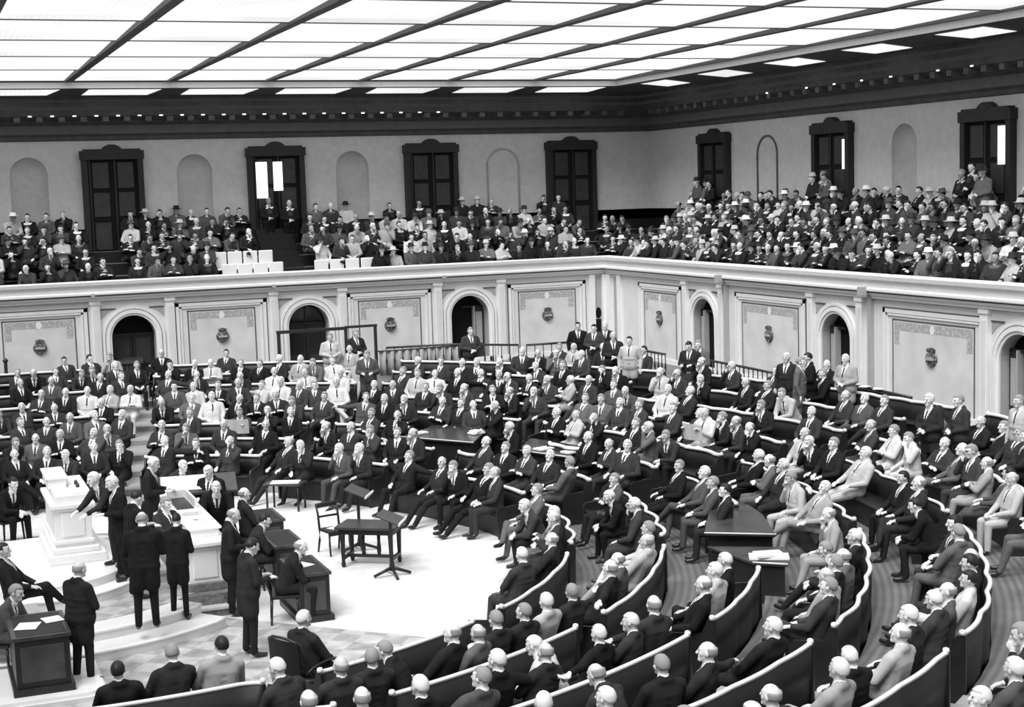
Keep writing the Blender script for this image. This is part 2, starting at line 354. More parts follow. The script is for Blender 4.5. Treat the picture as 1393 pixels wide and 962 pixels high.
# gallery tiers
G = 3.711
NT, TD = 5, .70
def gz(j): return 3.62+.38*j
b = MB()
for T, s0 in ((FAR, -28), (RIG, -46)):
    for j in range(NT+1):
        d0, d1 = .18+TD*j, (.18+TD*(j+1) if j < NT else G)
        if d0 >= G: break
        d1 = min(d1, G)
        b.add([T(s0, d0, gz(j)), T(d1, d0, gz(j)), T(d1, d1, gz(j)), T(s0, d1, gz(j))], [(0, 1, 2, 3)], 'boards')
        b.add([T(s0, d1, gz(j)), T(d1, d1, gz(j)), T(d1, d1, gz(j+1)), T(s0, d1, gz(j+1))], [(0, 1, 2, 3)], 'leather')
b.add([(-28, .18, 3.4), (-28, G+.5, 3.4), (G+.5, G+.5, 3.4), (.18, .18, 3.4)], [(0, 1, 2, 3)], 'cornice')
struct(b.build('trim_7'))
# upper wall, niches
ZU0, ZU1 = 3.6, 10.6
NF = [-2.38, -8.15, -13.75, -19.19]; NR = [-4.86, -12.34, -19.8]
w1 = wall_arches('wall_gallery_far', FAR, -28, G, ZU0, ZU1, [-8.15, -13.75, -19.19, -24.8], .60, 8.33, 'upper', .02, d0=G)
w2 = wall_arches('wall_gallery_right', RIG, -46, G, ZU0, ZU1, [-12.34, -19.8, -27], .60, 8.33, 'upper', .02, d0=G)
b = MB()
def niche(T, c):
    n, r, zs = 14, .60, 7.73
    for i in range(n):
        t0, t1 = pi*i/n, pi*(i+1)/n
        b.add([T(c-r*cos(t0), G+r*.75*sin(t0), ZU0), T(c-r*cos(t1), G+r*.75*sin(t1), ZU0), T(c-r*cos(t1), G+r*.75*sin(t1), zs), T(c-r*cos(t0), G+r*.75*sin(t0), zs)], [(0, 1, 2, 3)], 'upper', True)
        for j in range(6):
            p0, p1 = pi/2*j/6, pi/2*(j+1)/6
            q = lambda t, p: T(c-r*cos(t)*cos(p), G+r*.75*sin(t)*cos(p), zs+r*sin(p))
            b.add([q(t0, p0), q(t1, p0), q(t1, p1), q(t0, p1)], [(0, 1, 2, 3)], 'upper', True)
for c in (-8.15, -13.75, -19.19, -24.8): niche(FAR, c)
for c in (-12.34, -19.8, -27): niche(RIG, c)
struct(b.build('trim_8'))
b = MB()   # blind arch outlines (shallow raised mouldings)
for T, c in ((FAR, -2.38), (RIG, -4.9)):
    pts = [T(x, G-.02, z) for x, z in arch_pts(c, .62, 5.2, 8.3)]; b.tube(pts, .035, 'shade_mould' if T is FAR else 'cornice2', 6)
struct(b.build('trim_9'))
# upper doors
def upper_door(T, c, n, lit, top=8.55, w=.99):
    r = MB(); z0 = 4.9
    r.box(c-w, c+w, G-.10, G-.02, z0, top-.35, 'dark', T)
    r.box(c-w-.02, c-w+.17, G-.22, G, z0, top-.15, 'doorwood', T); r.box(c+w-.17, c+w+.02, G-.22, G, z0, top-.15, 'doorwood', T)
    r.box(c-w-.06, c+w+.06, G-.26, G, top-.35, top-.06, 'doorwood', T); r.box(c-w+.05, c+w-.05, G-.24, G, top-.06, top, 'doorwood', T)
    # crest
    r.prism([(c-.34, top), (c+.34, top), (c+.22, top+.10), (c+.10, top+.15), (c-.10, top+.15), (c-.22, top+.10)], G-.22, G-.02, 'doorwood', (lambda x, y, z: T(x, z, y)))
    for sg in (-1, 1):
        x0, x1 = sorted((c+sg*.04, c+sg*.78))
        for z_0, z_1 in ((5.2, 6.1), (6.3, 7.1), (7.25, 8.1)): r.box(x0+.12, x1-.1, G-.125, G-.10, z_0, z_1, 'doorpanel', T)
        r.box(x0, x0+.06, G-.14, G-.1, z0, 8.2, 'doorwood', T); 
    for x0, x1, za, zb in lit: r.box(x0, x1, G-.150, G-.128, za, zb, 'lit', T)
    struct(r.build('door_%d' % n))
upper_door(FAR, .35, 8, []); upper_door(FAR, -5.21, 9, []); upper_door(FAR, -10.93, 10, [(-11.65, -11.26, 6.75, 8.0), (-11.04, -10.72, 7.0, 8.0)]); upper_door(FAR, -16.5, 11, [])
upper_door(RIG, -1.5, 12, []); upper_door(RIG, -8.85, 13, [(-9.58, -9.44, 7.1, 8.0)]); upper_door(RIG, -16.1, 14, [(-16.98, -16.55, 7.05, 8.05)])
# cornice swept round two sides
b = MB()
prof = [(0, 8.84), (.08, 8.86), (.08, 8.98), (.18, 9.06), (.18, 9.34), (.30, 9.40), (.30, 9.50), (.42, 9.52), (.78, 9.62), (.78, 9.80), (.90, 9.90), (.90, 10.05), (1.0, 10.12), (1.0, 10.24)]
for T, s0 in ((FAR, -28), (RIG, -46)):
    for i in range(len(prof)-1):
        (o0, z0), (o1, z1) = prof[i], prof[i+1]
        m = 'cornice2' if i in (3, 9, 11) else 'cornice'
        b.add([T(s0, G-o0, z0), T(G-o0, G-o0, z0), T(G-o1, G-o1, z1), T(s0, G-o1, z1)], [(0, 1, 2, 3)], m)
struct(b.build('trim_10'))
for T, s0, nm in ((FAR, -28, 'trim_11'), (RIG, -46, 'trim_12')):
    b = MB(); s = 2.2
    while s > s0:
        b.box(s-.10, s+.10, G-.74, G-.30, 9.44, 9.60, 'cornice2', T); s -= .70
    struct(b.build(nm))
b = MB()
for i in range(26): b.box(-1.6-.70*i-.055, -1.6-.70*i+.055, G-.80, G-.775, 9.60, 9.635, 'lamp', FAR) if i > 4 else None
for y in (-6.2, -8.5, -10, -11.4, -12.8, -14.9, -16.3): b.box(y-.05, y+.05, G-.80, G-.775, 9.60, 9.635, 'lamp', RIG)
tag(b.build('cornice_light'), 'row of tiny bright lights along the dark cornice under the ceiling', 'light')
# ceiling: cove with lit panels, skylight grid
ZS = 10.6; SX = SY = 1.12
b = MB()
cv = [(SX, ZS), (G-1.0, 10.24)]
for T, s0 in ((FAR, -28), (RIG, -46)):
    q = [(SX, ZS+.0, 'skyframe'), (SX, ZS-.03, 'mould'), (SX+.02, ZS-.21, 'cornice'), (SX+.30, ZS-.19, 'cornice'), (G-1.0, 10.24, None)]
    for (d0, z0, m), (d1, z1, _) in zip(q, q[1:]): b.add([T(s0, d0, z0), T(d0, d0, z0), T(d1, d1, z1), T(s0, d1, z1)], [(0, 1, 2, 3)], m)
    b.add([T(s0, SX, ZS+.13), T(SX, SX, ZS+.13), T(G+.2, G+.2, ZS+.13), T(s0, G+.2, ZS+.13)], [(0, 1, 2, 3)], 'cornice')
struct(b.build('ceiling'))
b = MB(); BX = [1.11-3.19*i for i in range(10)]; CY = [1.05-4.15*i for i in range(12)]
def cove(T, s, w0, w1):
    f = lambda d: 10.41+(d-1.42)/(G-1.0-1.42)*(10.24-10.41)-.015
    b.add([T(s-w0+.25, 1.55, f(1.55)), T(s+w0+.25, 1.55, f(1.55)), T(s+w1, 2.45, f(2.45)), T(s-w1, 2.45, f(2.45))], [(0, 1, 2, 3)], 'sky')
for i in range(9): cove(FAR, BX[i]-1.6, 1.15, 1.05)
for i in range(10): cove(RIG, CY[i]-2.2, .95, .85)
struct(b.build('window_1'))
b = MB()
for i in range(9):
    for j in range(11):
        x1, x0 = BX[i]-.13, BX[i+1]+.13; y1, y0 = CY[j]-.05, CY[j+1]+.05
        b.add([(x0, y0, ZS+.09), (x1, y0, ZS+.09), (x1, y1, ZS+.02), (x0, y1, ZS+.02)], [(0, 1, 2, 3)], 'sky')
struct(b.build('window_2'))
b = MB()
for x in BX: b.box(x-.12, x+.12, -46, SY+.05, ZS-.03, ZS+.12, 'skyframe')
for j, y in enumerate(CY):
    b.box(-28, SX+.05, y-.035, y+.035, ZS+.0, ZS+.12, 'skyframe')
for j, y in enumerate(CY):      # light inner bars half way along each bay
    pass
struct(b.build('trim_13'))
b = MB(); b.box(-28.2, -28, -46, G+.2, 0, 10.8, 'upper'); struct(b.build('wall_left'))
# ------------------------------------------------------------------ world
w = bpy.data.worlds.new('world'); sc.world = w; w.use_nodes = True
w.node_tree.nodes['Background'].inputs[0].default_value = (1, 1, 1, 1); w.node_tree.nodes['Background'].inputs[1].default_value = .25
sl = bpy.data.lights.new('daylight', 'SUN'); sl.energy = 6.0; sl.angle = radians(34)
so = bpy.data.objects.new('daylight', sl); COL.objects.link(so); so.location = (-10, -18, 30)
so.rotation_euler = Vector((.50, .44, -1)).to_track_quat('-Z', 'Y').to_euler()
# ------------------------------------------------------------------ people
def sph(c, r, n=10, m=8):
    vs = [(0, 0, 1)]; 
    for i in range(1, m):
        for k in range(n): vs.append((sin(pi*i/m)*cos(2*pi*k/n), sin(pi*i/m)*sin(2*pi*k/n), cos(pi*i/m)))
    vs.append((0, 0, -1)); fs = [(0, 1+k, 1+(k+1) % n) for k in range(n)]
    for i in range(m-2):
        for k in range(n): fs.append((1+i*n+k, 1+(i+1)*n+k, 1+(i+1)*n+(k+1) % n, 1+i*n+(k+1) % n))
    L = len(vs)-1; fs += [(L, 1+(m-2)*n+(k+1) % n, 1+(m-2)*n+k) for k in range(n)]
    return vs, fs
SV, SF = sph(0, 1)
SV = np.array(SV)
class Body:
    """tapered limbs and lumps fused into ONE continuous surface, coloured by the nearest lump"""
    def __init__(s): s.V = []; s.F = []; s.n = 0; s.prim = []
    def raw(s, V, F): s.V.append(np.asarray(V, float)); s.F += [tuple(i+s.n for i in f) for f in F]; s.n += len(V)
    def ell(s, c, r, m, R=None):
        c = np.array(c, float); r = np.array(r, float)
        V = SV*r
        if R is not None: V = V@np.array(R).T
        s.raw(V+c, SF); s.prim.append((c, c, float(r.min()), float(r.min()), m, r, None if R is None else np.array(R)))
    def cap(s, a, ra, b_, rb, m, n=10):
        a = np.array(a, float); b_ = np.array(b_, float); d = b_-a; L = np.linalg.norm(d)
        if L < 1e-5: return s.ell(a, (ra,)*3, m)
        d /= L; u = np.cross(d, (0, 0, 1.)); 
        if np.linalg.norm(u) < .1: u = np.cross(d, (1., 0, 0))
        u /= np.linalg.norm(u); w = np.cross(d, u); V = [a-d*ra]
        prof = [(-sin(t)*ra, cos(t)*ra) for t in (1.05, .5, 0)]+[(L+sin(t)*rb, cos(t)*rb) for t in (0, .5, 1.05)]
        for h, r in prof:
            for k in range(n): V.append(a+d*h+u*r*cos(2*pi*k/n)+w*r*sin(2*pi*k/n))
        V.append(b_+d*rb); P_ = len(prof)
        F = [(0, 1+(k+1) % n, 1+k) for k in range(n)]+[(1+i*n+k, 1+i*n+(k+1) % n, 1+(i+1)*n+(k+1) % n, 1+(i+1)*n+k) for i in range(P_-1) for k in range(n)]
        F += [(P_*n+1, 1+(P_-1)*n+k, 1+(P_-1)*n+(k+1) % n) for k in range(n)]
        s.raw(V, F); s.prim.append((a, b_, ra, rb, m, None, None))
    def fuse(s, name, voxel, mats, post=None, deci=0):
        me = bpy.data.meshes.new(name+'_raw'); me.from_pydata(np.concatenate(s.V).tolist(), [], s.F)
        o = bpy.data.objects.new('tmp', me); COL.objects.link(o)
        rm = o.modifiers.new('r', 'REMESH'); rm.mode = 'VOXEL'; rm.voxel_size = voxel
        smo = o.modifiers.new('s', 'SMOOTH'); smo.factor = .5; smo.iterations = 2 if name == 'person' else 7
        if deci: dm = o.modifiers.new('d', 'DECIMATE'); dm.ratio = deci
        dg = bpy.context.evaluated_depsgraph_get(); dg.update()
        out = bpy.data.meshes.new_from_object(o.evaluated_get(dg)); out.name = name
        bpy.data.objects.remove(o); bpy.data.meshes.remove(me)
        n = len(out.polygons); c = np.empty(n*3); out.polygons.foreach_get('center', c); c = c.reshape(-1, 3)
        nr = np.empty(n*3); out.polygons.foreach_get('normal', nr); nr = nr.reshape(-1, 3)
        best = np.full(n, 9.); idx = np.zeros(n, int)
        for a, b_, ra, rb, m, el, R in s.prim:
            if el is not None:
                q = c-a
                if R is not None: q = q@R
                k = np.linalg.norm(q/el, axis=1); d = (k-1)*el.min()
            else:
                ab = b_-a; t = np.clip(((c-a)@ab)/(ab@ab), 0, 1); d = np.linalg.norm(c-a-t[:, None]*ab, axis=1)-(ra+(rb-ra)*t)
            u = d < best; best[u] = d[u]; idx[u] = mats.index(m)
        if post is not None: idx = post(c, nr, idx)
        out.materials.clear()
        for m in mats: out.materials.append(M[SLOT[m]])
        out.polygons.foreach_set('material_index', idx.astype(np.int32)); out.polygons.foreach_set('use_smooth', [True]*n); out.update()
        return out
SLOT = dict(skin='skinL', trousers='d1', shoe='shoe', eye='eye', coat='d1', shirt='shirt', tie='tie', hair='hairW')
V3 = lambda *a: np.array(a, float)
def rotx(p, c, a): 
    p = np.asarray(p, float)-c; return V3(p[0], p[1]*cos(a)-p[2]*sin(a), p[1]*sin(a)+p[2]*cos(a))+c
def hand(B, wrist, elbow, palm_dir, side, curl=.5):
    """palm plus four unequal bent fingers and a thumb leaving the side of the palm"""
    wrist = V3(*wrist); f = V3(*palm_dir); f /= np.linalg.norm(f)
    up = V3(0, 0, 1.); s_ = np.cross(f, up); 
    if np.linalg.norm(s_) < .2: s_ = V3(1, 0, 0)
    s_ /= np.linalg.norm(s_); dn = np.cross(f, s_); dn /= np.linalg.norm(dn)
    if dn[2] > 0: dn = -dn
    pc = wrist+f*.05
    B.cap(wrist, .024, wrist+f*.03, .027, 'skin'); B.cap(pc-s_*.022, .019, pc-s_*.022+f*.035, .017, 'skin'); B.cap(pc+s_*.022, .019, pc+s_*.022+f*.035, .017, 'skin'); B.cap(pc, .02, pc+f*.04, .018, 'skin')
    for i, (o, L) in enumerate(((-.031, .062), (-.0105, .075), (.0105, .07), (.031, .055))):
        o *= side; a = pc+s_*o+f*.045; b_ = a+(f*cos(curl*.6)+dn*sin(curl*.6))*L*.5; c = b_+(f*cos(curl*1.6)+dn*sin(curl*1.6))*L*.5
        B.cap(a, .0095, b_, .009, 'skin', 8); B.cap(b_, .009, c, .008, 'skin', 8)
    t0 = wrist+f*.03-s_*side*.03; t1 = t0+f*.035-s_*side*.022+dn*.01; t2 = t1+f*.03+dn*.008
    B.cap(t0, .012, t1, .011, 'skin', 8); B.cap(t1, .011, t2, .009, 'skin', 8)
def head(B, nk, yaw, pit, roll=0):
    """returns head matrix; skull, jaw, nose, brow, ears, eyes, lips"""
    R = np.array(Euler((pit, roll, yaw)).to_matrix()); hc = V3(*nk)+R@V3(0, .022, .112)
    q = lambda x, y, z: hc+R@V3(x, y, z)
    B.cap(V3(*nk)-V3(0, 0, .05), .062, q(0, -.012, -.05), .055, 'skin')
    B.ell(hc, (.077, .098, .102), 'skin', R); B.ell(q(0, .03, -.06), (.058, .062, .062), 'skin', R); B.cap(q(-.018, .075, -.098), .022, q(.018, .075, -.098), .022, 'skin', 8)
    B.cap(q(0, .092, .005), .011, q(0, .112, -.032), .017, 'skin', 8); B.cap(q(-.032, .083, .022), .012, q(.032, .083, .022), .012, 'skin', 8)
    B.cap(q(-.02, .089, -.066), .008, q(.02, .089, -.066), .008, 'skin', 8)
    B.ell(q(-.045, .062, -.03), (.022, .02, .024), 'skin', R); B.ell(q(.045, .062, -.03), (.022, .02, .024), 'skin', R)
    for sg in (-1, 1): B.ell(q(sg*.08, 0, -.018), (.012, .02, .032), 'skin', R)
    return hc, R
def make_pose(name, P_):
    """P_: dict with torso lean, head turn, arms (elbow, wrist), legs (knee, ankle); facing +Y, hips over the origin"""
    B = Body(); J = Body(); stand = P_.get('stand', False); hz = .92 if stand else .53
    lean = P_.get('lean', 0); hip = V3(0, 0, hz); W = lambda x, y, z: rotx(V3(x, y, hz+z), hip, -lean)+V3(P_.get('side', 0)*z*1.6, 0, 0)
    fat = P_.get('fat', 1.0)
    # trunk under the coat
    B.cap(W(-.08, 0, 0), .12, W(.08, 0, 0), .12, 'trousers'); B.cap(W(-.05, .02, .18), .12*fat, W(.05, .02, .18), .12*fat, 'shirt'); B.cap(W(-.09, 0, .38), .095, W(.09, 0, .38), .095, 'shirt')
    nk = W(0, .005, .56); B.cap(W(0, 0, .46), .075, nk, .058, 'skin')
    hc, HR = head(B, nk, P_.get('yaw', 0), P_.get('pit', -.05)-lean*.35, P_.get('roll', 0))
    # coat
    J.cap(W(-.085, 0, .0), .145*fat, W(.085, 0, .0), .145*fat, 'coat'); J.cap(W(-.06, .02, .2), .145*fat, W(.06, .02, .2), .145*fat, 'coat')
    J.cap(W(-.075, .01, .1), .143*fat, W(.075, .01, .1), .143*fat, 'coat'); J.cap(W(-.08, .012, .28), .134*fat, W(.08, .012, .28), .134*fat, 'coat'); J.cap(W(-.13, -.005, .40), .10, W(.13, -.005, .40), .10, 'coat'); J.cap(W(-.10, .0, .36), .122, W(.10, .0, .36), .122, 'coat'); J.cap(W(-.155, -.01, .445), .078, W(.155, -.01, .445), .078, 'coat'); J.cap(W(-.08, -.015, .49), .06, W(.08, -.015, .49), .06, 'coat')
    for sg in (-1, 1): J.cap(W(sg*.07, .012, .0), .147*fat, W(sg*.075, .006, .34), .131, 'coat')
    if stand:
        for sg in (-1, 1): J.cap(W(sg*.08, -.01, 0), .135, (sg*.095, -.01, .66), .125, 'coat')
    # arms
    for sg, (el, wr, hd, cu) in ((-1, P_['L']), (1, P_['R'])):
        sh = W(sg*.20, -.01, .435); el = V3(*el); wr = V3(*wr)
        if not P_.get('abs'): pass
        B.cap(sh, .05, el, .042, 'shirt'); B.cap(el, .042, wr, .026, 'shirt'); J.cap(sh, .073, el, .058, 'coat'); J.cap(el, .058, el+(wr-el)*.93, .041, 'coat')
        B.cap(el+(wr-el)*.9, .033, wr, .031, 'shirt')
        hand(B, wr, el, hd, -sg, cu)
    # legs
    for sg, (kn, an, ft) in ((-1, P_['KL']), (1, P_['KR'])):
        hp = V3(sg*.095, 0, hz-.02 if not stand else .88); kn = V3(*kn); an = V3(*an); ft = V3(*ft)
        B.cap(hp, .10, kn, .068, 'trousers'); B.cap(kn, .066, an, .052, 'trousers')
        if not stand: J.cap(hp+V3(0, .0, .02), .115, hp+(kn-hp)*.45+V3(0, 0, .01), .098, 'coat')
        f = ft-an; 
        B.cap(an+V3(0, 0, -.015), .045, an+f*.35+V3(0, 0, -.03), .042, 'shoe'); B.cap(an+f*.3+V3(0, 0, -.035), .042, ft, .034, 'shoe')
    # eyes
    q = lambda x, y, z: hc+HR@V3(x, y, z)
    def post_b(c, n, idx):
        for sg in (-1, 1): idx[np.linalg.norm(c-q(sg*.031, .094, .002), axis=1) < .0125] = 3
        return idx
    body = B.fuse(name, .0105, ['skin', 'trousers', 'shoe', 'eye', 'shirt'], post_b)
    J.cap(nk-V3(0, 0, .05), .066, nk-V3(0, 0, .005), .062, 'shirt'); J.cap(W(-.05, -.03, .52), .055, W(.05, -.03, .52), .055, 'coat')
    def post_j(c, n, idx):
        c2 = np.array([rotx(p-V3(P_.get('side', 0)*(p[2]-hz)*1.6, 0, 0), hip, lean) for p in c]) if (lean or P_.get('side')) else c
        z = c2[:, 2]-hz; front = (c2[:, 1] > .03) & (n[:, 1] > .1)
        v = front & (z > .22) & (z < .56) & (np.abs(c2[:, 0]) < (z-.22)*.27)
        idx[v] = 1
        idx[v & (np.abs(c2[:, 0]) < .017+(.5-z)*.02) & (z < .50)] = 2
        return idx
    coat = J.fuse('jacket', .0135, ['coat', 'shirt', 'tie'], post_j)
    # hair shells
    hairs = []
    for kind in ('full', 'fringe'):
        vs, fs = sph(0, 1, 22, 16); vs = np.array(vs)
        y, z, x = vs[:, 1], vs[:, 2], vs[:, 0]
        bump = 1+.02*np.sin(vs[:, 0]*17+vs[:, 2]*9)*np.cos(vs[:, 1]*13)
        if kind == 'full': keep = ((z > .42) & (y < .86)) | ((y < .12) & (z > -.30)) | ((y < -.35) & (z > -.55)) | ((np.abs(x) > .8) & (y < .3) & (z > -.1))
        else: keep = (z < .45) & (z > -.55) & (y < .10) & ((np.abs(x) > .55) | (y < -.2))
        pts = (vs*np.array((.084, .107, .108))*bump[:, None]+np.array((0, -.004, .004)))
        inn = vs*np.array((.07, .09, .095))
        pts = pts@HR.T+hc; inn = inn@HR.T+hc
        ff = [f for f in fs if all(keep[i] for i in f)]; used = sorted({i for f in ff for i in f}); mp = {i: j for j, i in enumerate(used)}
        n = len(used); ff = [tuple(mp[i] for i in f) for f in ff]
        cnt = {}
        for f in ff:
            for i in range(len(f)): cnt[(f[i], f[(i+1) % len(f)])] = 1
        rim = [e for e in cnt if (e[1], e[0]) not in cnt]
        me = bpy.data.meshes.new('hair'); me.from_pydata(pts[used].tolist()+inn[used].tolist(), [], ff+[tuple(n+i for i in reversed(f)) for f in ff]+[(e[0], n+e[0], n+e[1], e[1]) for e in rim])
        me.materials.append(M['hairW']); me.polygons.foreach_set('use_smooth', [True]*len(me.polygons)); me.update(); hairs.append(me)
    return dict(body=body, jacket=coat, full=hairs[0], fringe=hairs[1], head=hc, stand=stand)
LEG = lambda sg, dx=0, dy=0: ((sg*.13+dx, .44, .50), (sg*.14+dx, .46+dy, .10), (sg*.155+dx, .62+dy, .035))
KL, KR = LEG(-1), LEG(1)
lap = lambda sg: ((sg*.27, .10, .70), (sg*.10, .30, .64), (-sg*.5, .8, -.2), .6)
POSES = {
 'lap':   dict(lean=-.10, L=lap(-1), R=lap(1), KL=KL, KR=KR, pit=-.03),
 'fold':  dict(lean=-.14, L=((-.27, .08, .76), (.04, .24, .82), (1, .1, .1), .7), R=((.27, .08, .74), (-.05, .25, .79), (-1, .1, .05), .7), KL=LEG(-1, -.03, .12), KR=LEG(1, .03, .05), pit=-.12, fat=1.06, yaw=.2),
 'cross': dict(lean=-.22, L=lap(-1), R=((.29, .02, .72), (.17, .26, .66), (0, 1, -.1), .5), KL=((-.10, .44, .52), (-.10, .52, .10), (-.11, .69, .04)), KR=((.02, .46, .62), (-.22, .62, .36), (-.27, .77, .30)), pit=.02, yaw=-.2),
 'chin':  dict(lean=.10, L=((-.25, .16, .76), (-.09, .18, 1.00), (.25, .1, 1), 1.0), R=lap(1), KL=LEG(-1, -.03), KR=LEG(1, .03, .1), pit=-.2, yaw=.15, roll=.08, side=-.05),
 'rail':  dict(lean=-.20, L=((-.44, -.14, .90), (-.70, -.16, .90), (-1, .02, -.15), .8), R=lap(1), KL=LEG(-1, -.05, .15), KR=LEG(1, .04, .1), pit=.0, yaw=-.25),
 'slump': dict(lean=-.34, L=((-.30, .02, .68), (-.12, .26, .66), (.4, .8, -.1), .6), R=((.30, -.02, .70), (.22, .24, .66), (0, 1, -.2), .6), KL=((-.14, .50, .44), (-.13, .80, .11), (-.13, .95, .09)), KR=((.12, .50, .44), (.10, .84, .11), (.10, .99, .09)), pit=-.10, yaw=.3, side=.06),
 'fwd':   dict(lean=.42, L=((-.22, .30, .66), (-.03, .46, .62), (.6, .6, -.2), .8), R=((.22, .30, .66), (.03, .47, .65), (-.6, .6, -.2), .8), KL=LEG(-1), KR=LEG(1, .02, -.06), pit=-.1),
 'read':  dict(lean=-.08, L=((-.26, .12, .74), (-.20, .36, .86), (.1, .6, .7), 1.0), R=((.26, .12, .74), (.20, .36, .86), (-.1, .6, .7), 1.0), KL=KL, KR=LEG(1, .03, .1), pit=-.25),
 'brow':  dict(lean=-.05, L=lap(-1), R=((.26, .15, .82), (.10, .12, 1.11), (-.3, -.1, 1), 1.1), KL=LEG(-1, 0, .1), KR=KR, pit=-.22, yaw=-.15, side=.05),
 'stand': dict(stand=True, L=((-.29, -.03, 1.10), (-.28, .06, .86), (0, .15, -1), .5), R=((.29, -.03, 1.10), (.28, .06, .86), (0, .15, -1), .5), KL=((-.11, .02, .50), (-.12, -.01, .09), (-.15, .15, .035)), KR=((.11, .02, .50), (.12, -.01, .09), (.16, .15, .035)), pit=-.05),
 'clasp': dict(stand=True, L=((-.28, .04, 1.10), (-.05, .22, 1.02), (.9, .3, -.1), .7), R=((.28, .04, 1.10), (.05, .23, 1.05), (-.9, .3, -.1), .7), KL=((-.11, .02, .50), (-.13, -.01, .09), (-.17, .14, .035)), KR=((.11, .03, .50), (.12, .02, .09), (.15, .18, .035)), pit=-.12, fat=1.12),
 'bend':  dict(stand=True, lean=.62, L=((-.25, .42, 1.05), (-.16, .60, .96), (.1, 1, -.4), .5), R=((.25, .42, 1.05), (.16, .60, .96), (-.1, 1, -.4), .5), KL=((-.11, .04, .50), (-.12, -.03, .09), (-.14, .13, .035)), KR=((.11, .06, .50), (.12, .02, .09), (.15, .18, .035)), pit=-.05),
 'hold':  dict(stand=True, lean=.06, L=((-.27, .04, 1.10), (-.12, .28, 1.10), (.3, .9, .1), .8), R=((.27, .04, 1.10), (.12, .28, 1.10), (-.3, .9, .1), .8), KL=((-.11, .02, .50), (-.12, -.02, .09), (-.15, .14, .035)), KR=((.11, .02, .50), (.12, .0, .09), (.15, .16, .035)), pit=-.35),
}
LIB = {k: make_pose('person', v) for k, v in POSES.items()}
PRNG = random.Random(3)
COATS = {'d': ['d0', 'd1', 'd2', 'd3'], 'g': ['g0', 'g1', 'g2'], 'l': ['l0', 'l1', 'l2']}
CN = {'d': 'dark suit', 'g': 'grey suit', 'l': 'light suit'}
def person(pose, loc, face, coat='d', hair=None, label='', group=None, mirror=False, scale=1.0, trousers=None):
    L = LIB[pose]
    o = bpy.data.objects.new('person', L['body']); COL.objects.link(o)
    o.location = loc; o.rotation_euler = (0, 0, face-pi/2); o.scale = (-scale if mirror else scale, scale, scale)
    cm = PRNG.choice(COATS[coat]); sk = PRNG.choice(['skinL', 'skinL', 'skinM'])
    tm = trousers or (cm if PRNG.random() < .8 else 'd1')
    def setm(ob, names):
        for s, nme in zip(ob.material_slots, names): s.link = 'OBJECT'; s.material = M[nme]
    setm(o, [sk, tm, 'shoe', 'eye', 'shirt'])
    j = bpy.data.objects.new('jacket', L['jacket']); COL.objects.link(j); j.parent = o; setm(j, [cm, 'shirt', 'tie'])
    if hair is None: hair = PRNG.choice(['hairW', 'hairG', 'hairW', 'fringe', 'fringe', 'hairG'])
    kind = 'fringe' if hair == 'fringe' else 'full'
    h = bpy.data.objects.new('hair', L[kind]); COL.objects.link(h); h.parent = o; setm(h, ['hairG' if hair == 'fringe' else hair])
    tag(o, label, 'person', group)
    return o
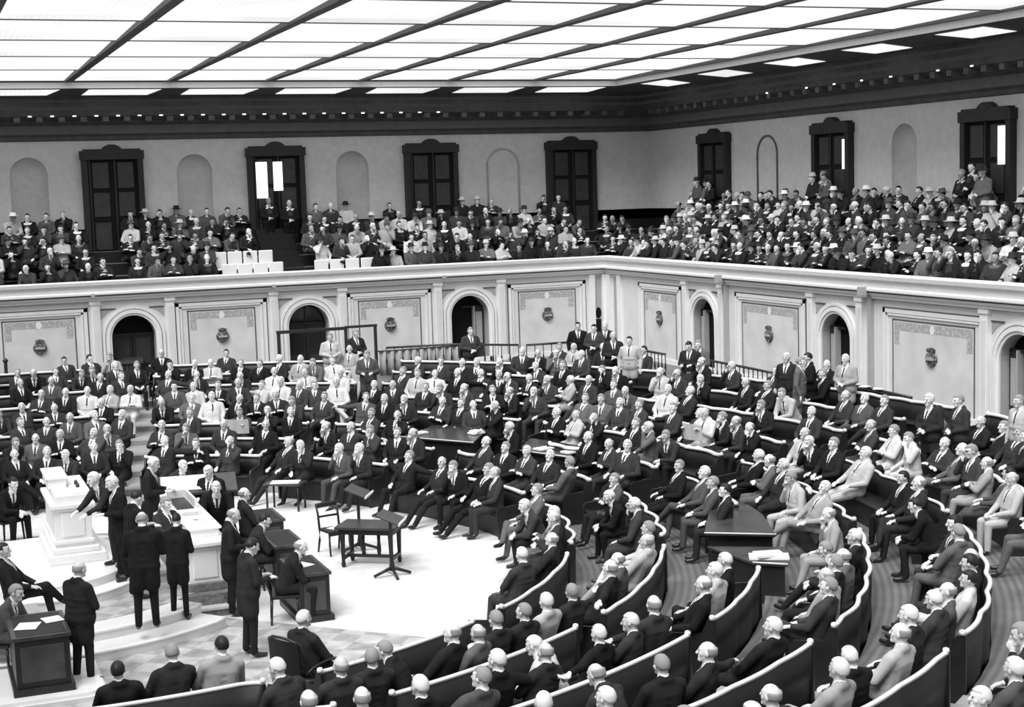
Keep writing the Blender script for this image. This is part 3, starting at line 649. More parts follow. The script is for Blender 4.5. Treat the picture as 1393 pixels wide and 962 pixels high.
HEADS = """54 498 d;80 497 d;92 493 dk;122 494 g;130 500 d;140 499 d;151 491 dk;67 511 g;83 506 d;120 507 d;147 507 d;28 528 d;61 529 d;86 527 d;141 522 l;153 521 l;150 537 l;75 557 d;37 562 d;144 553 d;120 566 g;127 575 g;138 570 d;65 580 d;37 580 g;118 587 g;153 585 g;10 587 d;1 556 g;179 485 l;204 482 d;162 511 d;214 513 g;270 514 d;258 489 d;273 487 l;252 487 dk;307 480 dk;249 530 gk;263 531 l;253 546 g;221 547 d;260 563 d;297 545 l;325 489 d;360 494 d;381 484 d;332 502 d;350 513 d;411 484 l;440 484 g;423 497 l;453 494 l;372 510 l;386 512 l;451 514 l;312 528 d;350 528 l;317 546 d;345 545 d;329 564 gn;411 528 g;393 522 g;440 529 g;390 540 d;413 543 g;402 561 d;369 563 da;454 572 da;370 617 d;396 620 d;474 494 l;474 481 l;461 504 l;524 514 d;517 527 d;492 545 g;525 546 d;502 567 d;535 567 da;562 510 l;586 510 l;553 548 da;575 528 d;598 552 d;572 495 d;601 485 d;605 527 d;549 504 d;621 485 d;643 497 d;625 512 dt;669 502 d;686 486 d;683 504 d;685 515 da;715 485 d;729 476 d;750 477 g;737 489 d;719 517 d;750 520 ga;753 540 ga;640 535 g;674 533 d;703 538 da;652 550 g;665 560 da;622 554 d;760 469 d;782 469 l;869 477 dk;823 473 d;794 481 g;839 493 d;860 500 da;769 497 d;786 507 d;817 513 g;775 522 l;850 527 g;826 531 g;784 538 g;916 487 g;955 500 d;996 500 da;903 516 l;921 517 da;955 516 da;905 536 l;931 542 d;957 548 dt;1022 528 d;1035 530 d;982 551 da;1120 501 d;1055 510 d;1119 519 d;1082 532 l;1041 556 d;1147 545 d;1172 546 g;1101 567 d;1067 577 l;1224 536 d;1184 585 g;1213 592 l;1269 576 gk;1325 593 ga;1242 607 l;1274 614 d;1304 628 g;1329 635 l;1355 649 gk;1378 651 l;1224 653 dk;1242 669 d;1390 607 d;1380 571 d;1360 565 d;1336 573 d;11 589 d;40 601 g;76 596 d;44 623 d;37 631 d;64 614 d;82 621 d;113 618 d;151 613 d;215 586 d;252 588 ga;267 605 d;228 611 dt;306 580 d;313 608 ga;481 588 dt;505 590 ga;553 590 d;471 618 g;496 616 d;531 620 dt;376 584 d;577 598 da;655 602 d;683 610 d;702 591 da;715 618 g;602 633 d;626 635 da;658 641 d;672 640 d;724 668 g;735 679 g;743 620 d;757 567 d;789 569 l;800 552 da;838 552 g;859 581 d;867 558 g;885 590 ga;913 594 d;800 602 d;831 608 d;849 613 d;770 630 g;851 666 d;833 648 g;925 564 d;959 567 ln;1001 578 da;1025 588 da;1023 623 d;1045 637 g;1062 639 d;920 637 d;948 649 g;964 658 g;1085 655 l;987 664 dk;1115 610 da;1126 610 d;1105 663 l;1162 629 l;1262 692 dk;1296 718 g;1313 711 dk;1213 740 d;752 706 d;763 716 g;760 748 d;872 688 ga;885 704 l;883 752 l;851 782 g;827 790 dt;1092 724 dt;1113 713 l;1168 742 d;1152 767 g;1138 786 l;1112 828 g;1241 789 g;1316 766 dk;1322 783 lk;1290 834 g;1271 852 d;729 779 g;734 800 l;691 803 d;757 837 d;715 856 l;813 866 d;804 879 dt;681 870 d;626 872 g;584 893 d;607 947 d;669 933 g;733 914 d;756 924 dt;613 838 d;889 845 dt;946 821 d;959 909 dt;901 943 d;836 885 d;997 778 d;974 792 l;1042 881 d;1019 899 g;1022 954 d;1178 934 d;1143 947 l;1227 890 l;1324 955 g;1385 937 g;486 874 dt;500 864 d;553 860 d;525 898 d;439 952 d;470 960 d;787 955 d;897 948 g;182 916 dk;238 890 d;271 901 lk;1396 705 g;1391 760 d;1390 830 d"""
ORD = ['first', 'second', 'third', 'fourth', 'fifth', 'sixth', 'seventh', 'eighth', 'ninth', 'tenth', 'eleventh', 'twelfth', 'thirteenth', 'fourteenth']
BLK = ['lower left block', 'lower middle block', 'lower right block', 'right-hand block', 'upper right block', 'upper middle block', 'upper left block', 'far left block']
def block(r, a):
    for i in range(8):
        if a < aisle(i+1, r)[0]: return i
    return 7
seats = []
for t in HEADS.split(';'):
    x, y, c = t.split(); x = float(x); y = float(y)
    best = None
    for k in range(9):
        X = at(x, y, zr(k)+1.28); r, a = pol(X); e = r-(RR(k, a)-.33)
        if best is None or abs(e) < abs(best[0]): best = (e, k, a)
    e, k, a0 = best; e = max(-.10, min(.10, e)); bb = None
    for i in range(-60, 61):
        a = a0+i*.1; hp = P(RR(k, a)-.33+e*.5, a, zr(k)+1.28)
        if hp.x > -.5 or hp.y > -.5: continue
        u, v, _ = pj(hp); d = (u-x)**2+.6*(v-y)**2
        if bb is None or d < bb[0]: bb = (d, a)
    if bb is None: continue
    a = bb[1]; r = RR(k, a)
    bl = block(r, a); lo, hl = aisle(bl, r); hi, hh = aisle(bl+1, r)
    a = min(max(a, lo+hl+math.degrees(.34/r)), hi-hh-math.degrees(.34/r))
    seats.append(dict(k=k, a=a, e=e*.5, c=c, x=x, y=y, b=bl))
# keep neighbours on a bench apart
for k in range(9):
    row = sorted([s for s in seats if s['k'] == k], key=lambda s: s['a'])
    for it in range(12):
        for p, q in zip(row, row[1:]):
            mn = math.degrees(.60/RR(k, p['a'])); g = q['a']-p['a']
            if g < mn: p['a'] -= (mn-g)/2; q['a'] += (mn-g)/2
seats = [s for s in seats if not (P(RR(s['k'], s['a']), s['a']).x > -.9 or P(RR(s['k'], s['a']), s['a']).y > -.9)]
cnt = {}
for s in sorted(seats, key=lambda s: (s['k'], s['x'])):
    cnt.setdefault((s['k'], s['b']), []).append(s)
for (k, bl), lst in cnt.items():
    for i, s in enumerate(lst):
        c = s['c']; coat = c[0]; near = s['a'] < -40
        if 'n' in c: pose = 'read'
        elif 't' in c: pose = 'rail'
        elif 'a' in c: pose = PRNG.choice(['chin', 'brow'])
        else: pose = PRNG.choice(['lap', 'fold', 'cross', 'cross', 'slump', 'slump', 'lap', 'fwd', 'fold', 'chin', 'rail'])
        r = RR(k, s['a'])-.36+s['e']
        back = .0 if pose not in ('slump', 'rail') else -.03
        p = P(r+back, s['a'], zr(k)); f = atan2(CCY-p.y, CCX-p.x)+PRNG.gauss(0, .26)
        mirror = PRNG.random() < .5
        hair = 'hairK' if 'k' in c else None
        pz = {'read': 'reading a paper, ', 'rail': 'arm along the rail, ', 'chin': 'hand at chin, ', 'brow': 'hand at brow, ', 'fwd': 'leaning forward, '}.get(pose, '')
        if pose in ('chin', 'brow') and 'a' not in c: pz = ''
        if pose == 'rail' and 't' not in c: pz = ''
        hd = 'dark-haired' if 'k' in c else 'seated'
        lab = '%s man, %s, %s%s row, %s, %s from left' % (hd, CN[coat], pz if ('a' in c or 't' in c or 'n' in c) else '', ORD[k], BLK[bl], ORD[i])
        person(pose, p, f, coat, hair, lab, 'members seated on the curved benches', mirror, PRNG.uniform(1.02, 1.10)).rotation_euler = (PRNG.uniform(-.03, .03) if pose == 'read' else PRNG.uniform(-.05, .06), PRNG.gauss(0, .045), f-pi/2)
        if 'n' in c:
            b = MB(); n = 8
            for sg in (-1, 1):
                vs = []
                for j in range(5):
                    xx = sg*j*.075; yy = .44+.03*sin(j*.8)-abs(xx)*.12
                    vs += [(xx, yy, .74), (xx, yy+.04, 1.10)]
                b.add(vs, [(2*j, 2*j+2, 2*j+3, 2*j+1) for j in range(4)], 'print')
            o = b.build('newspaper'); o.location = p; o.rotation_euler = (0, 0, f-pi/2)
            so = o.modifiers.new('s', 'SOLIDIFY'); so.thickness = .004
            tag(o, 'open newspaper held by the reading man, %s bench row, %s' % (ORD[k], BLK[bl]), 'newspaper')
# ------------------------------------------------------------------ benches
def bench(k, bl):
    def rng(r): lo, hl = aisle(bl, r); hi, hh = aisle(bl+1, r); return lo+hl, hi-hh
    a0, a1 = rng(RR(k, (AISLES[bl][0]+AISLES[bl+1][0])/2))
    # the two table groups interrupt the second and third rows
    segs = [(a0, a1)]
    if k in (2,):
        cut = [(-39.5, -18.5), (18, 39)]
        for c0, c1 in cut:
            n = []
            for s0, s1 in segs:
                if s1 <= c0 or s0 >= c1: n.append((s0, s1)); continue
                if s0 < c0-3: n.append((s0, c0))
                if s1 > c1+3: n.append((c1, s1))
            segs = n
    for s0, s1 in segs:
        # trim to the room
        N = max(6, int((s1-s0)*RR(k, s0)*radians(1)/.09)); A = [s0+(s1-s0)*i/N for i in range(N+1)]
        A = [a for a in A if P(RR(k, a)+.1, a).x < -.75 and P(RR(k, a)+.1, a).y < -.75 and P(RR(k, a)+.1, a).x > -27]
        if len(A) < 6: continue
        x0, y0, _ = pj(P(RR(k, A[0]), A[0], zr(k)+.5)); x1, y1, _ = pj(P(RR(k, A[-1]), A[-1], zr(k)+.5))
        if max(x0, x1) < -20 or min(x0, x1) > 1420 or min(y0, y1) > 1010: continue
        z = zr(k); amp = .10 if -50 < s0 < 0 else (.045 if k > 2 and bl == 2 else .022)
        if bl in (0, 1): amp = .0 if k < 3 else .02
        def R(a): s = radians(a)*RR(k, a)/1.05; return RR(k, a)+amp*(abs(sin(pi*s))-.6)
        def strip(b, prof, m, sm=True, R=R):   # prof: (dr, dz) loop
            n = len(prof); vs = [P(R(a)+dr, a, z+dz) for a in A for dr, dz in prof]
            fs = [(i*n+j, i*n+(j+1) % n, (i+1)*n+(j+1) % n, (i+1)*n+j) for i in range(len(A)-1) for j in range(n)]
            fs += [tuple(range(n)), tuple((len(A)-1)*n+j for j in range(n-1, -1, -1))]
            b.add(vs, fs, m, sm)
        a_m = A[len(A)//2]
        e = empty('bench', P(RR(k, a_m), a_m, z)); inv = lambda o: setattr(o, 'matrix_parent_inverse', Matrix.Translation(-e.location))
        side = '' if len(segs) == 1 else (' left of the tables' if a_m > 0 and s0 > 30 or a_m < 0 and s1 < -30 else ' beside the tables')
        tag(e, 'curved dark bench with pale top rail, %s row, %s%s' % (ORD[k], BLK[bl], side), 'bench', 'curved benches facing the rostrum')
        b = MB(); strip(b, [(0, .10), (.05, .04), (.07, .84), (.03, .84), (-.01, .60)], 'leather'); o = b.build('backrest', e); inv(o)
        b = MB(); Rs = lambda a: RR(k, a); strip(b, [(-.06, .41), (-.52, .43), (-.55, .46), (-.50, .485), (-.04, .465)], 'leather', R=Rs); strip(b, [(-.08, .0), (-.44, .0), (-.46, .42), (-.08, .41)], 'wood', False, R=Rs); o = b.build('seat', e); inv(o)
        b = MB(); strip(b, [(.0, .83), (.0, .875), (.02, .892), (.065, .892), (.085, .875), (.085, .83)] if bl > 3 or k > 4 else [(.012, .84), (.012, .868), (.028, .88), (.058, .88), (.074, .868), (.074, .84)], 'rail'); o = b.build('top_rail', e); inv(o)
        for a in (A[0], A[-1]):
            b = MB(); r = R(a); c = [(-.52, .0), (.09, .0), (.09, .84), (-.02, .84), (-.10, .66), (-.50, .62), (-.55, .55)]
            t = Vector((-sin(radians(a)), cos(radians(a)), 0))*.02
            vs = [P(r+dr, a, z+dz)+t for dr, dz in c]+[P(r+dr, a, z+dz)-t for dr, dz in c]; n = len(c)
            b.add(vs, [tuple(range(n)), tuple(range(2*n-1, n-1, -1))]+[(i, (i+1) % n, n+(i+1) % n, n+i) for i in range(n)], 'wood')
            o = b.build('end_panel', e); inv(o)
            b = MB(); b.lathe([(0.001, -.04), (.036, -.025), (.043, 0), (.034, .03), (.001, .042)], P(r+.045, a, z+.88), 'rail', 10); o = b.build('rail_knob', e); inv(o)
for k in range(8):
    for bl in range(8): bench(k, bl)
# pale treads of the stepped aisles
for ai, nm in ((2, 'stepped aisle running up from the bottom of the well'), (6, 'stepped aisle climbing diagonally to the dark screen'), (7, 'stepped aisle of pale treads climbing to the lectern')):
    e = empty('stepped_aisle', P(RR(3, AISLES[ai][0]), AISLES[ai][0], zr(3))); tag(e, nm, 'steps', 'stepped aisles')
    for k in range(1, 8):
        r0_ = RR(k-1, aisle(ai, 11+1.5*k)[0])+.05; r1_ = RR(k, aisle(ai, 11+1.5*k)[0])+.05; a_c, ah = aisle(ai, r0_); a_d, ad = aisle(ai, r1_); b = MB(); ah *= .86; ad *= .86
        if k == 7: r1_ = r0_+.8
        q = [P(r0_, a_c-ah), P(r1_, a_d-ad), P(r1_, a_d+ad), P(r0_, a_c+ah)]
        b.prism([(p.x, p.y) for p in q], zr(k)-.12, zr(k)+.012, 'tread')
        o = b.build('tread', e); o.matrix_parent_inverse = Matrix.Translation(-e.location)
# ------------------------------------------------------------------ rostrum
def fan(b, r, a0, a1, z0, z1, m, n=40, lip=0, c=(CCX, CCY), sx=1.0):
    pts = [(c[0]+r*sx*cos(radians(a0+(a1-a0)*i/n)), c[1]+r*sin(radians(a0+(a1-a0)*i/n))) for i in range(n+1)]
    b.prism([(c[0]-6, pts[-1][1]), ]+[(c[0]-6, pts[0][1])]+pts, z0, z1, m)
    if lip: b.tube([(x, y, z1-.02) for x, y in pts], .022, m, 6)
def sect(b, r0_, r1_, a0, a1, z0, z1, m, n=30):
    o = [(CCX+r1_*cos(radians(a0+(a1-a0)*i/n)), CCY+r1_*sin(radians(a0+(a1-a0)*i/n))) for i in range(n+1)]
    q = [(CCX+r0_*cos(radians(a1-(a1-a0)*i/n)), CCY+r0_*sin(radians(a1-(a1-a0)*i/n))) for i in range(n+1)]
    for i in range(n):
        b.prism([q[n-i], o[i], o[i+1], q[n-i-1]], z0, z1, m)
e = empty('rostrum_platform', (CCX, CCY, 0)); inv = lambda o, e: setattr(o, 'matrix_parent_inverse', Matrix.Translation(-e.location))
tag(e, 'round marble platform of the rostrum with a patterned tile floor', 'platform')
for nm, args, lip in (('lower_step', (4.42, .0, .17), 1), ('upper_step', (3.92, .17, .34), 1)):
    for a0, a1 in ((-130, -51), (51, 130)):
        b = MB(); sect(b, .5, args[0], a0, a1, args[1], args[2], 'marble')
        pts = [P(args[0]+.0, a0+(a1-a0)*i/30, args[2]-.025) for i in range(31)]; b.tube(pts, .028, 'marble_light', 8)
        o = b.build(nm, e); inv(o, e)
b = MB(); sect(b, .3, 3.45, -130, 130, .30, .352, 'tile', 60); o = b.build('tiled_floor', e); inv(o, e)
b = MB(); b.box(CCX+1.9, -18.45, -24.62, -19.1, 0, .14, 'marble_grey'); b.box(CCX+1.9, -18.62, -24.45, -19.25, .14, .34, 'marble_grey'); b.box(-19.3, -18.42, -24.65, -19.05, .12, .16, 'marble'); o = b.build('dark_marble_base', e); inv(o, e)
# speaker's dais
e = empty('speaker_dais', (CCX, CCY, .35)); tag(e, 'low curved white step under the tall marble desk at left', 'step')
for nm, r, z0, z1 in (('lower_step', 2.35, .352, .50), ('upper_step', 1.95, .50, .64)):
    b = MB(); n = 30; pts = [(-21.3+r*.75*cos(radians(-100+200*i/n)), -21.9+r*sin(radians(-100+200*i/n))) for i in range(n+1)]
    b.prism([(-26, pts[-1][1]), (-26, pts[0][1])]+pts, z0, z1, 'marble_light'); b.tube([(x, y, z1-.02) for x, y in pts], .022, 'marble', 6)
    o = b.build(nm, e); inv(o, e)
# speaker's tall desk: stepped marble pedestal seen end on
e = empty('speaker_desk', (-20.95, -22.3, .64)); tag(e, 'tall white marble desk of stepped blocks at left of the well', 'desk')
_p = at(101, 735, 1.0); sx0, sx1, sy0, sy1 = _p.x-.31, _p.x+.31, _p.y-.05, _p.y+1.75
e.location = ((sx0+sx1)/2, (sy0+sy1)/2, .64)
def part(e, nm, boxes, m, bev=.012):
    b = MB()
    for q in boxes: b.box(*q[:6], q[6] if len(q) > 6 else m)
    o = b.build(nm, e, bev); inv(o, e); return o
part(e, 'plinth', [(sx0-.14, sx1+.20, sy0-.20, sy1+.12, .64, .80), (sx0-.07, sx1+.10, sy0-.10, sy1+.06, .80, .90)], 'marble_light', .02)
part(e, 'pedestal', [(sx0, sx1, sy0, sy1, .90, 1.58), (sx0-.03, sx1+.03, sy0-.03, sy1+.03, .96, 1.02), (sx0+.12, sx1-.12, sy0-.018, sy0, 1.08, 1.50)], 'marble_light')
part(e, 'cornice', [(sx0-.07, sx1+.07, sy0-.07, sy1+.07, 1.58, 1.65), (sx0-.03, sx1+.03, sy0-.03, sy1+.03, 1.53, 1.58)], 'marble_light')
part(e, 'desk_top', [(sx0+.03, sx1-.02, sy0+.02, sy1-.03, 1.65, 1.80), (sx0-.02, sx0+.30, sy0+.75, sy1+.02, 1.80, 1.97), (sx0-.05, sx0+.33, sy0+.71, sy1+.05, 1.97, 2.01), (sx0+.33, sx1+.02, sy0+.06, sy1, 1.80, 1.83)], 'marble_light')
b = MB()
for y in (.55, .85): b.lathe([(.03, 0), (.035, .05), (.02, .06), (.02, .08)], (sx1-.15, sy0+y, 1.83), 'iron', 10)
tag(b.build('inkwell'), 'pair of small dark inkwells standing on the tall marble desk', 'inkwell')
# clerk's marble counter in front
e = empty('clerk_counter', (-18.95, -21.9, .34)); tag(e, 'long white marble counter covered with papers beside the standing men', 'counter')
cx0, cx1, cy0, cy1 = -19.22, -18.62, -24.2, -19.6
part(e, 'base', [(cx0-.04, cx1+.04, cy0-.04, cy1+.04, .34, .48)], 'marble_grey')
part(e, 'body', [(cx0, cx1, cy0, cy1, .48, 1.10), (cx0+.10, cx1-.10, cy0-.02, cy0, .56, 1.02), (cx0-.02, cx1+.02, cy0-.02, cy1+.02, 1.02, 1.06)], 'marble_light')
part(e, 'counter_top', [(cx0-.10, cx1+.10, cy0-.10, cy1+.10, 1.10, 1.17), (cx0+.14, cx1+.02, cy0+.35, cy1, 1.17, 1.30), (cx0+.10, cx1+.06, cy0+.30, cy1+.04, 1.30, 1.34)], 'marble_light')
part(e, 'inset_tray', [(cx0+.2, cx1-.1, -22.2, -21.2, 1.34, 1.36, 'wood'), (cx0+.2, cx1-.06, -21.2, -21.15, 1.34, 1.5, 'marble'), (cx1-.08, cx1-.04, -22.2, -21.15, 1.34, 1.5, 'marble'), (cx0+.2, cx1-.08, -21.19, -21.16, 1.36, 1.48, 'wood')], 'wood', 0)
def sheet(name, x, y, z, w, h, rz, label, m='paper', th=.006, group=None):
    b = MB(); b.box(-w/2, w/2, -h/2, h/2, 0, th, m)
    if m == 'print':
        for i in range(6): b.box(-w*.4, w*.4, -h*.4+i*h*.13, -h*.4+i*h*.13+.006, th, th+.001, 'g1')
    o = b.build(name); o.location = (x, y, z); o.rotation_euler = (0, 0, rz); return tag(o, label, 'paper', group)
# reading desk with sloped top where two clerks write
X = at(262, 650, 1.5)
e = empty('reading_desk', (X.x, X.y, .34)); e.rotation_euler = (0, 0, -.15); tag(e, 'sloped dark desk with big white sheets beyond the marble counter', 'desk')
b = MB(); b.box(-.75, .75, -.30, .28, 0, .92, 'wood'); b.box(-.7, .7, -.315, -.30, .1, .8, 'wood2'); b.build('cabinet', e)
b = MB(); b.prism([(-.42, .90), (.36, 1.12), (.36, 1.16), (-.42, .95)], -.82, .82, 'wood2', lambda x, y, z: (z, x, y)); b.build('sloped_top', e, .008)
b = MB(); b.prism([(-.32, .985), (.28, 1.148), (.28, 1.16), (-.32, .998)], -.6, .35, 'paper', lambda x, y, z: (z, x, y)); o = b.build('chart'); o.location = (X.x, X.y, .34); o.rotation_euler = (0, 0, -.15); tag(o, 'big white sheet spread on the sloped desk', 'paper')
sheet('document', -18.88, -23.2, 1.345, .3, .42, .2, 'white document near the front end of the marble counter')
sheet('document', -18.85, -22.65, 1.345, .34, .3, -.3, 'white document by the tray on the marble counter', 'print')
sheet('document', -18.95, -20.4, 1.345, .3, .42, .4, 'white document at the far end of the marble counter')
b = MB(); b.box(-.16, .16, -.10, .10, 0, .06, 'wood2'); b.box(-.13, .13, -.08, .08, .06, .09, 'iron'); o = b.build('letter_tray'); o.location = (-18.9, -23.65, 1.17+.0); o.rotation_euler = (0, 0, .4); o.location.z = 1.17; tag(o, 'small dark letter tray at the near end of the marble counter', 'tray')
# ------------------------------------------------------------------ clerks' dark desks
def desk(x0, x1, y0, y1, h, label, z=0, fancy=True):
    e = empty('clerk_desk', ((x0+x1)/2, (y0+y1)/2, z)); tag(e, label, 'desk', 'dark desks round the rostrum')
    w, d = (x1-x0)/2, (y1-y0)/2
    b = MB(); b.box(-w+.03, w-.03, -d+.03, d-.03, .09, h-.05, 'wood'); b.build('cabinet', e, .006)
    b = MB(); b.box(-w, w, -d, d, h-.05, h, 'wood2'); b.box(-w+.06, w-.06, -d+.06, d-.06, h, h+.004, 'leather'); b.build('desk_top', e, .008)
    b = MB(); b.box(-w-.02, w+.02, -d-.02, d+.02, 0, .10, 'wood'); b.build('plinth', e, .008)
    for sg in (-1, 1):
        b = MB(); b.box(-w+.10, w-.10, sg*(d-.03)-.012, sg*(d-.03)+.012, .18, h-.14, 'wood2'); b.build('side_panel', e, .005)
    b = MB(); b.box(w-.035, w-.015, -d+.12, d-.12, .18, h-.14, 'wood2'); b.build('front_panel', e, .005)
    b = MB(); b.tube([(w+.0, -d*.2, h*.6), (w+.03, 0, h*.62), (w+.0, d*.2, h*.6)], .012, 'rail', 6); b.build('handle', e)
    return e
desk(-17.74, -17.18, -25.72, -24.45, .80, 'dark panelled desk with a seated clerk at the edge of the bright well')
desk(-17.62, -17.05, -23.6, -22.3, .80, 'dark desk of the middle clerk beyond the panelled desk')
desk(-17.42, -16.9, -21.4, -20.3, .80, 'dark desk of the farthest clerk beside the marble counter')
desk(-22.2, -21.42, -27.75, -26.5, .82, 'dark desk in the bottom left corner beside the standing man')
b = MB(); pts = []
for i in range(21): t = -pi/2+ (pi/2)*i/20; pts.append((-21.3+.32*cos(t), -27.7+.32*sin(t)))
b.prism([(-25, -28.02)]+pts+[(-20.98, -26.3), (-25, -26.3)], 0, .06, 'marble'); b.prism([(-25, -27.95)]+[(x-.04, y+.05) for x, y in pts]+[(-21.05, -26.3), (-25, -26.3)], .06, .11, 'marble_light')
# (the plinth is under the corner desk)
o = b.build('marble_plinth'); tag(o, 'white rounded marble kerb under the bottom left dark desk', 'kerb')
for o2 in bpy.data.objects:
    if o2.get('label', '').startswith('dark desk in the bottom left'): o2.location.z = .11
sheet('paper_sheet', -17.5, -25.1, .805, .26, .32, .5, 'crumpled white paper under the clerk hand on the panelled desk')
sheet('paper_sheet', -21.6, -27.0, .94, .26, .3, .2, 'white paper on the bottom left dark desk')
sheet('paper_sheet', -21.95, -27.2, .94, .3, .36, -.3, 'white paper before the man writing in the bottom left corner')
# ------------------------------------------------------------------ side chair, table and reading stands in the well
def frame_chair(name, loc, rz, label, m='wood', h=.92):
    e = empty(name, loc, rz); tag(e, label, 'chair')
    b = MB(); b.box(-.23, .23, -.22, .24, .43, .475, m); b.build('seat', e, .012)
    for sx in (-.21, .21):
        b = MB(); b.tube([(sx*1.02, .24, 0), (sx, .21, .24), (sx, .21, .43)], [.018, .022, .026], m, 8); b.build('leg', e)
        b = MB(); b.tube([(sx*1.05, -.27, 0), (sx, -.21, .25), (sx, -.20, .46), (sx, -.24, .72), (sx*1.03, -.30, h)], [.019, .023, .025, .022, .02], m, 8); b.build('leg', e)
    b = MB(); b.tube([(x, -.30-.03*cos(x*6), h-.03) for x in (-.22, -.11, 0, .11, .22)], .028, m, 8, r2=.05); b.build('top_rail', e)
    b = MB(); b.tube([(x, -.25-.02*cos(x*6), .68) for x in (-.21, -.1, 0, .1, .21)], .014, m, 8, r2=.022); b.build('cross_rail', e)
    for y in (.21,):
        b = MB(); b.box(-.2, .2, y-.015, y+.015, .38, .43, m); b.build('apron', e)
    return e
Pc = at(456, 752, 0)
frame_chair('side_chair', (Pc.x, Pc.y, 0), radians(-168), 'dark open-backed wooden chair standing alone beside the small table')
sheet('paper_sheet', Pc.x+.02, Pc.y+.02, .478, .26, .20, .5, 'white paper lying on the seat of the lone chair')
Pt = at(506, 768, 0)
e = empty('reading_table', (Pt.x, Pt.y, 0), radians(-35)); tag(e, 'small dark table between the two reading stands in the well', 'table')
b = MB(); b.box(-.58, .58, -.36, .36, .72, .77, 'wood2'); b.build('table_top', e, .012)
b = MB(); b.box(-.52, .52, -.30, .30, .62, .72, 'wood'); b.build('apron', e)
for sx in (-.46, .46):
    for sy in (-.25, .25):
        b = MB(); b.tube([(sx, sy, 0), (sx, sy, .06), (sx, sy, .10), (sx, sy, .55), (sx, sy, .64)], [.03, .045, .032, .045, .05], 'wood', 10); b.build('leg', e)
b = MB(); b.box(-.46, .46, -.03, .03, .14, .19, 'wood'); b.box(-.49, -.43, -.25, .25, .14, .19, 'wood'); b.box(.43, .49, -.25, .25, .14, .19, 'wood'); b.build('stretcher', e)
for sx in (-.15, .15):
    b = MB(); b.tube([(sx, 0, .18), (sx, 0, .30), (sx, 0, .45), (sx, 0, .63)], [.03, .045, .03, .04], 'wood', 8); b.build('spindle', e)
def stand(px, pz, py, rz, label, h):
    X = at(px, py, pz); e = empty('reading_stand', (X.x, X.y, 0), rz); tag(e, label, 'reading stand')
    b = MB(); b.lathe([(.045, .10), (.05, .2), (.032, .3), (.032, h-.12), (.05, h-.06), (.03, h)], (0, 0, 0), 'wood', 12); b.build('post', e)
    for i in range(4):
        a = i*pi/2+.5; b = MB(); b.tube([(0, 0, .16), (.16*cos(a), .16*sin(a), .10), (.34*cos(a), .34*sin(a), .03)], [.035, .03, .026], 'wood', 8); b.build('foot', e)
    T = Matrix.Rotation(.38, 3, 'X')
    def tf(x, y, z): v = T@Vector((x, y, z)); return (v.x, v.y, v.z+h)
    b = MB(); b.box(-.30, .30, -.22, .22, 0, .025, 'wood2', tf); b.build('book_board', e, .004)
    b = MB(); b.box(-.30, .30, -.24, -.215, 0, .055, 'rail', tf); b.build('ledge', e)
stand(490, 0, 750, radians(60), 'dark reading stand with sloping board behind the small table', 1.16)
stand(534, 0, 784, radians(60), 'dark reading stand with sloping board in front of the small table', 1.06)
# ------------------------------------------------------------------ bentwood armchair of the white-haired man at the bottom
hp = at(416, 838, 1.3); BW = (hp.x, hp.y+.02, 0); bwf = radians(28)
e = empty('bentwood_armchair', BW, bwf-pi/2); e.scale = (1.12, 1.12, 1.08); tag(e, 'bentwood swivel armchair with curved arms at the bottom of the well', 'chair')
b = MB(); b.lathe([(.24, .42), (.25, .44), (.24, .465), (.02, .47)], (0, 0, 0), 'wood2', 20); b.build('seat', e)
b = MB(); b.tube([(-.26, .10, .44), (-.30, -.16, .52), (-.29, -.30, .75), (-.27, -.34, .96), (-.15, -.39, 1.02), (0, -.40, 1.03), (.15, -.39, 1.02), (.27, -.34, .96), (.29, -.30, .75), (.30, -.16, .52), (.26, .10, .44)], .018, 'wood', 8); b.build('back_hoop', e)
b = MB(); 
for i in range(8):
    x = -.26+i*.52/8; b.add([(x, -.33-.05*cos(x*5), .50), (x+.065, -.33-.05*cos((x+.065)*5), .50), (x+.065, -.35-.05*cos((x+.065)*5), .99), (x, -.35-.05*cos(x*5), .99)], [(0, 1, 2, 3)], 'leather')
o = b.build('back_panel', e); o.modifiers.new('s', 'SOLIDIFY').thickness = .02
for sg in (-1, 1):
    b = MB(); b.tube([(sg*(.30+.04*sin(t)), .02-.30*cos(t), .58+.12*sin(t)) for t in [i*pi/10 for i in range(11)]]+[(sg*.30, .30, .48), (sg*.27, .18, .44)], .016, 'wood', 8); b.build('arm', e)
b = MB(); b.tube([(.27*cos(2*pi*i/20), .27*sin(2*pi*i/20), .22) for i in range(20)], .014, 'wood', 8, closed=True); b.build('stretcher_ring', e)
for i in range(4):
    a = i*pi/2+pi/4; b = MB(); b.tube([(.10*cos(a), .10*sin(a), .40), (.27*cos(a), .27*sin(a), .24), (.33*cos(a), .33*sin(a), .02)], .019, 'wood', 8); b.build('leg', e)
b = MB(); b.lathe([(.06, .2), (.05, .3), (.08, .41)], (0, 0, 0), 'iron', 12); b.build('swivel_post', e)
PS = 1.06
person('lap', (BW[0], BW[1], 0), bwf, 'd', 'hairW', 'white-haired man in dark suit seated in the bentwood armchair', None, False, PS)
